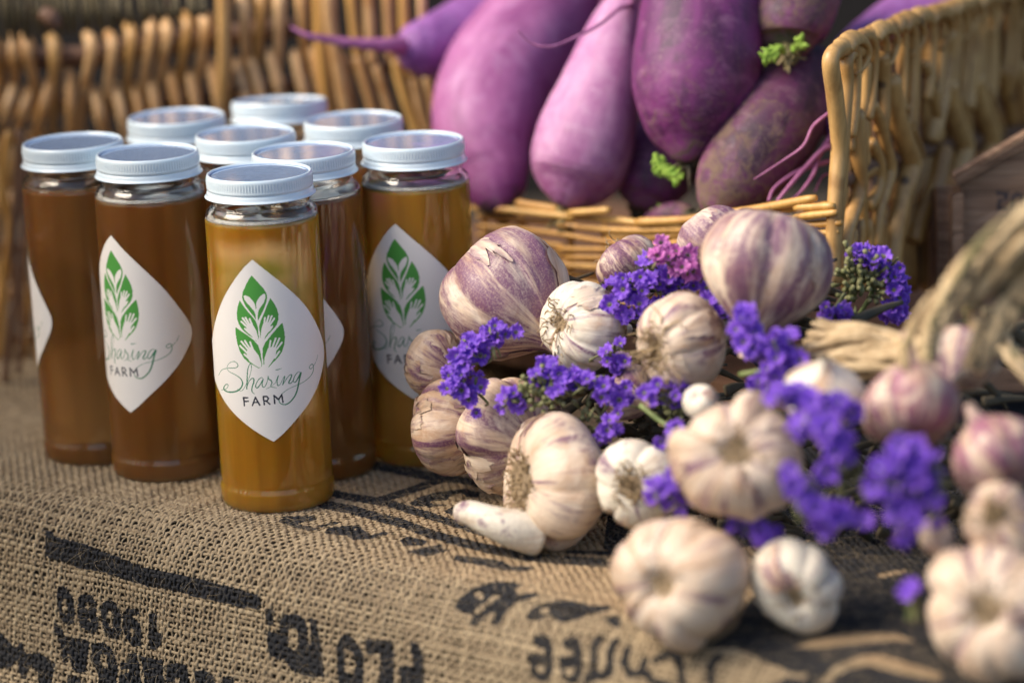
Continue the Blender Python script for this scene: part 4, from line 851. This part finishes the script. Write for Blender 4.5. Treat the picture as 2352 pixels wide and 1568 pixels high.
# ================================================================== WICKER
r0 = np.random.default_rng(4)
def rod(parent, pts, r, mat, name='willow_rod', flat=None, taper=True, sides=12, n=8):
    P = cr([tuple(at(*p)) for p in pts], n)
    L = len(P); t = np.linspace(0, 1, L); rr = (np.interp(t, np.linspace(0, 1, len(r)), r) if np.ndim(r) else np.full(L, float(r)))*pts[0][2]/F
    if taper: rr = rr*(1-.05*np.cos(t*9+r0.uniform(0, 6)))*np.clip(np.minimum(t, 1-t)*L*.6+.72, 0, 1)
    V, Q = tube(P, rr, sides, flat=flat); me = npmesh(name, V, Q); return child_world(name, me, mat, parent)
bk = empty('wicker_basket', at(1500, 900, 1.95), label='honey coloured wicker basket with low front wall holding the purple radishes', cat='basket')
def yw(px): return 1.845+(px-1910)/442*.28
def zr(pts, r, dy=0.0, mat=WILLOW, name='willow_rod', **k):
    q = [(1837.5+x*.21875, y*.21875) for x, y in pts]; return rod(bk, [(x, y, yw(x)+dy) for x, y in q], np.asarray(r)*.21875*1.38, mat, name, **k)
F1 = -.004
for pts, r, dy in (([(500,500),(400,520),(322,640),(365,1000),(410,1500),(385,1900),(360,2300),(340,3000)], 66, F1), ([(660,540),(560,540),(490,640),(490,900),(450,1400),(420,1900),(370,2500),(350,3000)], 58, F1+.002), ([(615,640),(580,900),(545,1300),(520,1600)], 46, .003),
  ([(600,1150),(605,1600),(622,1900),(600,2080),(530,2300),(470,2500),(430,3000)], 68, F1), ([(700,640),(692,1000),(672,1400),(690,1750)], 42, .004), ([(850,560),(872,800),(868,1100),(850,1400)], 66, 0), ([(750,1080),(850,1300),(905,1550),(945,1720),(940,1850),(880,2050),(830,2250),(800,2600)], 50, F1),
  ([(740,1480),(820,1680),(835,1880),(785,2070),(715,2170)], 52, .002), ([(955,800),(1010,1200),(1100,1500),(1165,1720),(1090,2000),(1030,2300),(980,2600),(940,3000)], 86, F1-.002), ([(1180,420),(1195,800),(1170,1200),(1150,1400)], 60, 0),
  ([(1110,1100),(1200,1400),(1275,1640),(1225,1900),(1150,2250),(1080,2500)], 34, F1), ([(1300,650),(1400,1000),(1485,1480)], 42, F1), ([(1540,320),(1545,600),(1490,1000),(1410,1300),(1380,1500)], 80, .002), ([(1565,850),(1600,1150),(1680,1400),(1725,1560),(1645,1850),(1570,2200),(1540,2500)], 82, F1-.002),
  ([(1660,1000),(1740,1300),(1795,1520)], 38, F1), ([(1520,1545),(1440,1900),(1330,2150),(1245,2350),(1200,2550)], 70, F1-.005), ([(1790,150),(1795,500),(1765,900),(1740,1150)], 80, 0), ([(1835,800),(1895,1100),(1985,1350),(2015,1520),(1950,1700),(1850,1950)], 80, F1-.002),
  ([(1905,40),(1912,600),(1900,900)], 48, .003), ([(2010,40),(2022,500),(2010,850),(1985,1050)], 60, 0), ([(1950,900),(2050,1200),(2125,1400)], 38, F1), ([(2120,700),(2175,1000),(2240,1300)], 62, F1), ([(2250,0),(2252,500),(2210,900)], 66, 0), ([(2330,650),(2360,1050),(2420,1400)], 56, F1), ([(2390,0),(2400,600)], 60, 0),
  ([(1400,2150),(1392,3050)], 66, .004), ([(1150,2350),(1172,3050)], 56, .004), ([(1030,2400),(1032,3050)], 42, .006), ([(845,2250),(850,3000)], 60, .004), ([(640,2300),(640,3000)], 34, .004), ([(1540,1900),(1510,2400),(1500,3000)], 56, .006), ([(560,2400),(510,3000)], 46, .004), ([(730,2300),(745,3000)], 30, .004), ([(1280,2500),(1275,3000)], 40, .008)):
    zr(pts, r, dy)
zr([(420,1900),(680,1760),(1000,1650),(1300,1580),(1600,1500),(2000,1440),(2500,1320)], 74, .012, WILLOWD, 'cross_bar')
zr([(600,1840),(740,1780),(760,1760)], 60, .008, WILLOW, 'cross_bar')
# rim wraps looped over the edge rod: short ones tucked in, long ones running down the outside
zr([(380,560),(620,440),(800,380),(950,325),(1110,275),(1300,215),(1500,170),(1750,80),(1900,30),(2400,-80)], 60, .008, WILLOW, 'rim_rod')
rim = lambda x: float(np.interp(x, [470, 620, 800, 950, 1110, 1300, 1500, 1750, 1900, 2400], [500, 405, 340, 290, 235, 165, 125, 35, -10, -120]))
x = 520; k = 0
while x < 2420:
    y = rim(x); wd2 = r0.uniform(56, 84)
    if k % 3 == 1: zr([(x-140, y+110), (x-110, y+30), (x-30, y-14), (x+42, y+26), (x+72, y+130), (x+60, y+240), (x+10, y+330+r0.uniform(0, 60)), (x-40, y+380)], (wd2*.8, wd2, wd2, wd2, wd2, wd2*.8, wd2*.6, wd2*.3), -.009, WILLOW, 'rim_wrap', flat=(1, .5), sides=14)
    else:
        L_ = r0.uniform(820, 1150); zr([(x-120, y+100), (x-90, y+20), (x-10, y-8), (x+48, y+50), (x+66, y+180), (x+62, y+L_*.45), (x+40, y+L_*.75), (x+10, y+L_)], (wd2*.7, wd2*.9, wd2*.9, wd2*.9, wd2*.85, wd2*.8, wd2*.8, wd2*.7), -.004+.004*(k % 2), WILLOW, 'rim_wrap', flat=(1, .75), sides=14)
    x += r0.uniform(78, 112); k += 1
x = 430
while x < 2420:                       # inner row of stakes, darker in the gaps
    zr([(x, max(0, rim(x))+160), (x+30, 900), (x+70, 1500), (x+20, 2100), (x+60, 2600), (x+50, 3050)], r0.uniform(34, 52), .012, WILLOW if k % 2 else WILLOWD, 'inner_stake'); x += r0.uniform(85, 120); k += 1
# low front wall of split canes
def yf(px): return 2.005-(px-1090)/820*.155
def fc(pts, r, dy=0.0, mat=WILLOWY, name='split_cane', **k):
    q = [(1041.25+x*.36458, 367.5+y*.36458) for x, y in pts]; return rod(bk, [(x, y, yf(x)+dy) for x, y in q], np.asarray(r)*.36458, mat, name, **k)
for pts, r, dy in (([(120,300),(400,322),(700,352),(1000,375),(1200,400),(1450,412)], 24, -.006), ([(1150,392),(1400,382),(1560,365),(1900,312),(2285,238)], 28, -.008), ([(1300,400),(1560,395),(1900,345),(2350,275)], 22, -.002), ([(650,405),(1000,440),(1300,442),(1560,430),(1800,390)], 22, -.006),
   ([(960,482),(1300,482),(1560,445),(1900,410),(2400,330)], 22, -.004), ([(150,415),(450,440),(700,470),(900,505),(1220,545)], 18, -.005), ([(650,560),(1000,562),(1250,540),(1600,500)], 19, -.004), ([(700,612),(1000,612),(1250,590)], 18, -.003), ([(700,662),(950,668),(1200,650)], 18, -.004), ([(150,352),(400,375),(700,398)], 18, 0),
   ([(720,335),(990,316)], 24, -.012), ([(230,500),(450,515),(700,540)], 17, -.003), ([(150,470),(450,480)], 15, 0), ([(1350,520),(1700,470),(2400,390)], 22, -.003), ([(400,270),(520,290),(660,310)], 26, -.004), ([(2150,300),(2400,290)], 26, -.008), ([(2150,360),(2420,330)], 24, -.01), ([(2160,420),(2450,395)], 22, -.006), ([(2160,480),(2430,450)], 22, -.006)):
    fc(pts, r, dy)
for row in range(7):
    fc([(130+8*row,560+row*58),(500,575+row*58),(900,715+row*52-90),(1500,640+row*56),(2300,520+row*60)], 20, -.004 if row % 2 else .002)
for x, y0, y1 in ((200, 300, 1000), (430, 330, 1000), (740, 370, 1000), (950, 400, 1000), (1160, 410, 1000), (1420, 400, 1000), (1700, 370, 1000), (2000, 330, 1000)): fc([(x, y0), (x+3, (y0+y1)/2), (x+5, y1)], 22, .004)
# back wall of the radish basket, seen left of the radishes
for k, (pts, r) in enumerate([([(753,-20),(758,60),(775,150),(800,270)], 17), ([(730,-20),(735,90),(745,190),(760,300)], 13), ([(820,127),(838,190),(860,270),(880,340)], 13), ([(863,150),(878,200),(895,262),(910,340)], 11), ([(906,133),(925,205),(952,290),(975,360)], 13), ([(950,180),(965,250),(990,330)], 11), ([(978,170),(995,245),(1012,330)], 10),
   ([(805,-20),(812,60),(822,130)], 12), ([(845,-20),(850,60),(856,150)], 13), ([(890,-20),(892,50),(900,140)], 12), ([(925,-20),(930,80),(948,180)], 12), ([(968,-20),(970,80),(980,180)], 10), ([(785,120),(800,200),(822,300)], 9), ([(1010,60),(1020,200),(1030,340)], 12), ([(1050,60),(1060,200),(1065,380)], 12),
   ([(770,260),(790,340),(800,480)], 14), ([(820,260),(835,340),(842,480)], 13)]):
    rod(bk, [(x, y, 2.12) for x, y in pts], np.array(r)*1.05, (WILLOWB, WILLOWY, WILLOWB)[k % 3])
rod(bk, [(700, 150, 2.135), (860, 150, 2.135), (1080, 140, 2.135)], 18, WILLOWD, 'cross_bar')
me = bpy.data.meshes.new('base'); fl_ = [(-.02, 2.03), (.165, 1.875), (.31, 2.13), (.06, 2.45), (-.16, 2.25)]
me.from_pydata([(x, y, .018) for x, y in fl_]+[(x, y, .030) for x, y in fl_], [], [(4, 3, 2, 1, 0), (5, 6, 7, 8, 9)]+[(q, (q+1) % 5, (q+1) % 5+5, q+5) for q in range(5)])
child_world('base', me, WILLOWD, bk)  # floor slab added; the shade inside the basket is put into its colour
# ---- left background basket
lb_ = empty('wicker_basket', at(250, 900, 2.1), label='tall open wicker basket wall blurred behind the honey jars', cat='basket')
YL = 2.13
for k, ((hx, hy), (bx_, by_)) in enumerate(zip([(-12,115),(30,117),(63,117),(124,117),(209,112),(258,110),(302,91),(347,77),(384,80),(431,66),(471,59),(560,20),(600,10),(640,0),(690,-5)],
                                               [(2,190),(35,195),(82,215),(125,235),(190,240),(245,250),(290,228),(325,228),(365,195),(412,190),(455,188),(567,150),(590,150),(640,140),(700,130)])):
    rod(lb_, [(hx-10, hy-34, YL+.01), (hx, hy-14, YL-.002), (hx+2, hy+14, YL-.006), ((hx*.4+bx_*.6), hy*.45+by_*.55, YL-.003), (bx_, by_, YL+.004), (bx_-5, by_+70, YL+.012)], (11, 16, 15, 12.5, 11, 10), WILLOWB if k % 3 else WILLOW)
for k, (a_, b_) in enumerate([((-10,200),(-30,320)),((30,200),(4,300)),((66,212),(40,300)),((114,190),(84,310)),((162,178),(164,320)),((220,215),(240,320)),((270,208),(294,330)),((312,208),(338,330)),((350,196),(372,320)),((394,172),(424,320)),((438,176),(466,320)),((486,152),(520,320)),((547,150),(584,300)),((580,143),(620,300)),((623,130),(668,300)),((680,130),(716,300)),((720,120),(760,320))]):
    rod(lb_, [(a_[0]-3, a_[1]-14, YL+.006), (a_[0], a_[1]+6, YL-.002), ((a_[0]+b_[0])/2, (a_[1]+b_[1])/2, YL-.008), (b_[0], b_[1], YL-.002), (b_[0]-4, b_[1]+90, YL+.01)], (8, 13, 14, 12, 10), WILLOWB)
for row in range(5):
    for k in range(24):
        x = -30+k*33+(row % 2)*16; y = 330+row*105; rod(lb_, [(x, y-30, YL+.008), (x+(8 if row % 2 else -8), y+20, YL-.004), (x+(14 if row % 2 else -14), y+80, YL-.004), (x, y+130, YL+.008)], (6, 9, 9, 6), WILLOWB if (k+row*2) % 3 == 0 else WILLOW, n=5, sides=8)
rod(lb_, [(513, -40, YL-.01), (515, 90, YL-.012), (514, 200, YL-.01), (508, 300, YL)], 17, WILLOW, 'corner_post')
rod(lb_, [(-40, 138, YL+.012), (200, 130, YL+.014), (350, 105, YL+.014), (700, 60, YL+.014)], 26, WILLOWD, 'cross_bar')
rod(lb_, [(-40, 232, YL+.012), (300, 240, YL+.014), (700, 190, YL+.014)], 20, WILLOWD, 'cross_bar')
for k in range(5): rod(lb_, [(-40, 360+k*105, YL+.012), (300, 365+k*105, YL+.014), (760, 350+k*105, YL+.014)], 17, WILLOWD, 'cross_bar', n=5)
# left side wall of that basket, closer and curving towards the camera
for k, (pts, r) in enumerate([([(20,300),(5,420),(22,520),(6,640),(-10,760),(-20,860)], 13), ([(48,330),(40,430),(28,540),(34,660),(22,780),(10,880)], 12), ([(-8,330),(0,440),(-12,560),(10,680),(2,820)], 12), ([(62,420),(55,520),(48,640),(50,760),(40,860)], 11), ([(40,300),(60,360),(52,440),(40,500)], 11)]):
    rod(lb_, [(x, y, 2.06) for x, y in pts], r*.7, WILLOWY if k == 0 else (WILLOW if k == 2 else WILLOWD))
# unseen rod wall added left of the jars, out of view, to shade them
lo0 = Vector(lb_.location)
def shade_rod(pts, r, mat=WILLOW, name='willow_rod'):
    child_world(name, tubemesh(name, cr(pts, 5), r, 8), mat, lb_)
for k in range(30):
    y = 1.36+k*.0262; xx = -.395-.02*math.sin(k*.5)*.3; wob = .009*(-1)**k
    shade_rod([(xx, y, 0), (xx+.006, y+wob, .09), (xx-.004, y-wob, .18), (xx, y+wob, .285)], .0068)
for z in (.09, .185): shade_rod([(-.40, 1.34, z), (-.40, 1.75, z), (-.40, 2.14, z)], .008, WILLOWD, 'cross_bar')
shade_rod([(-.395, 1.34, .288), (-.395, 1.75, .288), (-.395, 2.14, .288)], .013, WILLOW, 'rim_rod')
# reeds of the basket lid hanging over the wall
lid_ = empty('reed_mat', at(220, 40, 2.08), label='dark olive reed edge hanging at the top left above the wicker wall', cat='reeds')
for k in range(34):
    x = -20+k*15+r0.normal()*3; y1 = 92-max(0, x-60)*.15+r0.normal()*4
    rod(lid_, [(x-8+r0.normal()*4, -60, 2.085+r0.uniform(0, .012)), (x+r0.normal()*3, 20, 2.08), (x+4+r0.normal()*3, y1, 2.085)], (6, 7, 5), WILLOWO, 'reed', sides=8, n=5)
rod(lid_, [(95, 30, 2.07), (118, 42, 2.068), (128, 60, 2.07)], (16, 22, 16), WILLOWD, 'reed')

# ================================================================== CRATE
c0 = at(2190, 560, 1.99); cr_o = empty('wooden_crate', (c0.x, c0.y, 0), label='weathered wooden crate with dark stencilled 20 behind the right wicker wall', cat='crate')
def crate_panel(name, p00, p10, p11, p01, thick, sten=None):
    """front panel through four picture points (px, py, Y), fine grid so that stencil can sit in the paint layer"""
    C = [np.array(at(*p)) for p in (p00, p10, p11, p01)]; nu, nv = 120, 90
    u, v = np.meshgrid(np.linspace(0, 1, nu), np.linspace(0, 1, nv), indexing='ij'); u_, v_ = u[..., None], v[..., None]
    S = C[0]*(1-u_)*(1-v_)+C[1]*u_*(1-v_)+C[2]*u_*v_+C[3]*(1-u_)*v_; nrm = np.cross(C[1]-C[0], C[3]-C[0]); nrm /= np.linalg.norm(nrm)
    if nrm[1] > 0: nrm = -nrm
    groove = np.exp(-((np.abs((v*5) % 1-.5)-.5)/.03)**2)*.0012
    V1 = (S-nrm*groove[..., None]).reshape(-1, 3); V2 = (S-nrm*thick).reshape(-1, 3)
    i, j = np.meshgrid(np.arange(nu-1), np.arange(nv-1), indexing='ij'); Qa = np.stack([i*nv+j, (i+1)*nv+j, (i+1)*nv+j+1, i*nv+j+1], -1).reshape(-1, 4)
    bd = [k_*nv for k_ in range(nu)]+[(nu-1)*nv+k_ for k_ in range(1, nv)]+[k_*nv+nv-1 for k_ in range(nu-2, -1, -1)]+[k_ for k_ in range(nv-2, 0, -1)]
    n_ = nu*nv; Qb = np.array([[bd[k_], bd[(k_+1) % len(bd)], bd[(k_+1) % len(bd)]+n_, bd[k_]+n_] for k_ in range(len(bd))])
    ink_ = np.zeros(2*n_, np.float32)
    if sten:
        pr = proj(V1)
        for s in sten: ink_[:n_][stroke(pr[:, 0], pr[:, 1], s, 4.4)] = 1
    return child_world(name, npmesh(name, np.vstack([V1, V2]), np.vstack([Qa, Qa[:, ::-1]+n_, Qb]), False, {'ink': ink_}), WOOD, cr_o)
ZS = lambda pts: [(1837.5+x*.21875, 306.25+y*.21875) for x, y in pts]
two = ZS([(2080,630),(2170,635),(2165,690),(2095,710),(2085,790),(2180,800)]); zero = ZS([(2235,650),(2320,645),(2345,690),(2345,790),(2320,825),(2245,812),(2228,760),(2235,650)])
crate_panel('side_panel', (2204, 424, 1.935), (2520, 250, 1.935), (2520, 900, 1.93), (2206, 900, 1.93), .012, [two, zero])
crate_panel('corner_strip', (2188, 452, 1.925), (2212, 440, 1.925), (2212, 900, 1.92), (2188, 900, 1.92), .02)
crate_panel('side_panel', (2180, 440, 1.99), (2202, 425, 1.938), (2202, 900, 1.938), (2180, 900, 1.99), .012)
crate_panel('top_edge', (2196, 412, 1.927), (2520, 222, 1.927), (2520, 240, 1.929), (2196, 430, 1.929), .008)
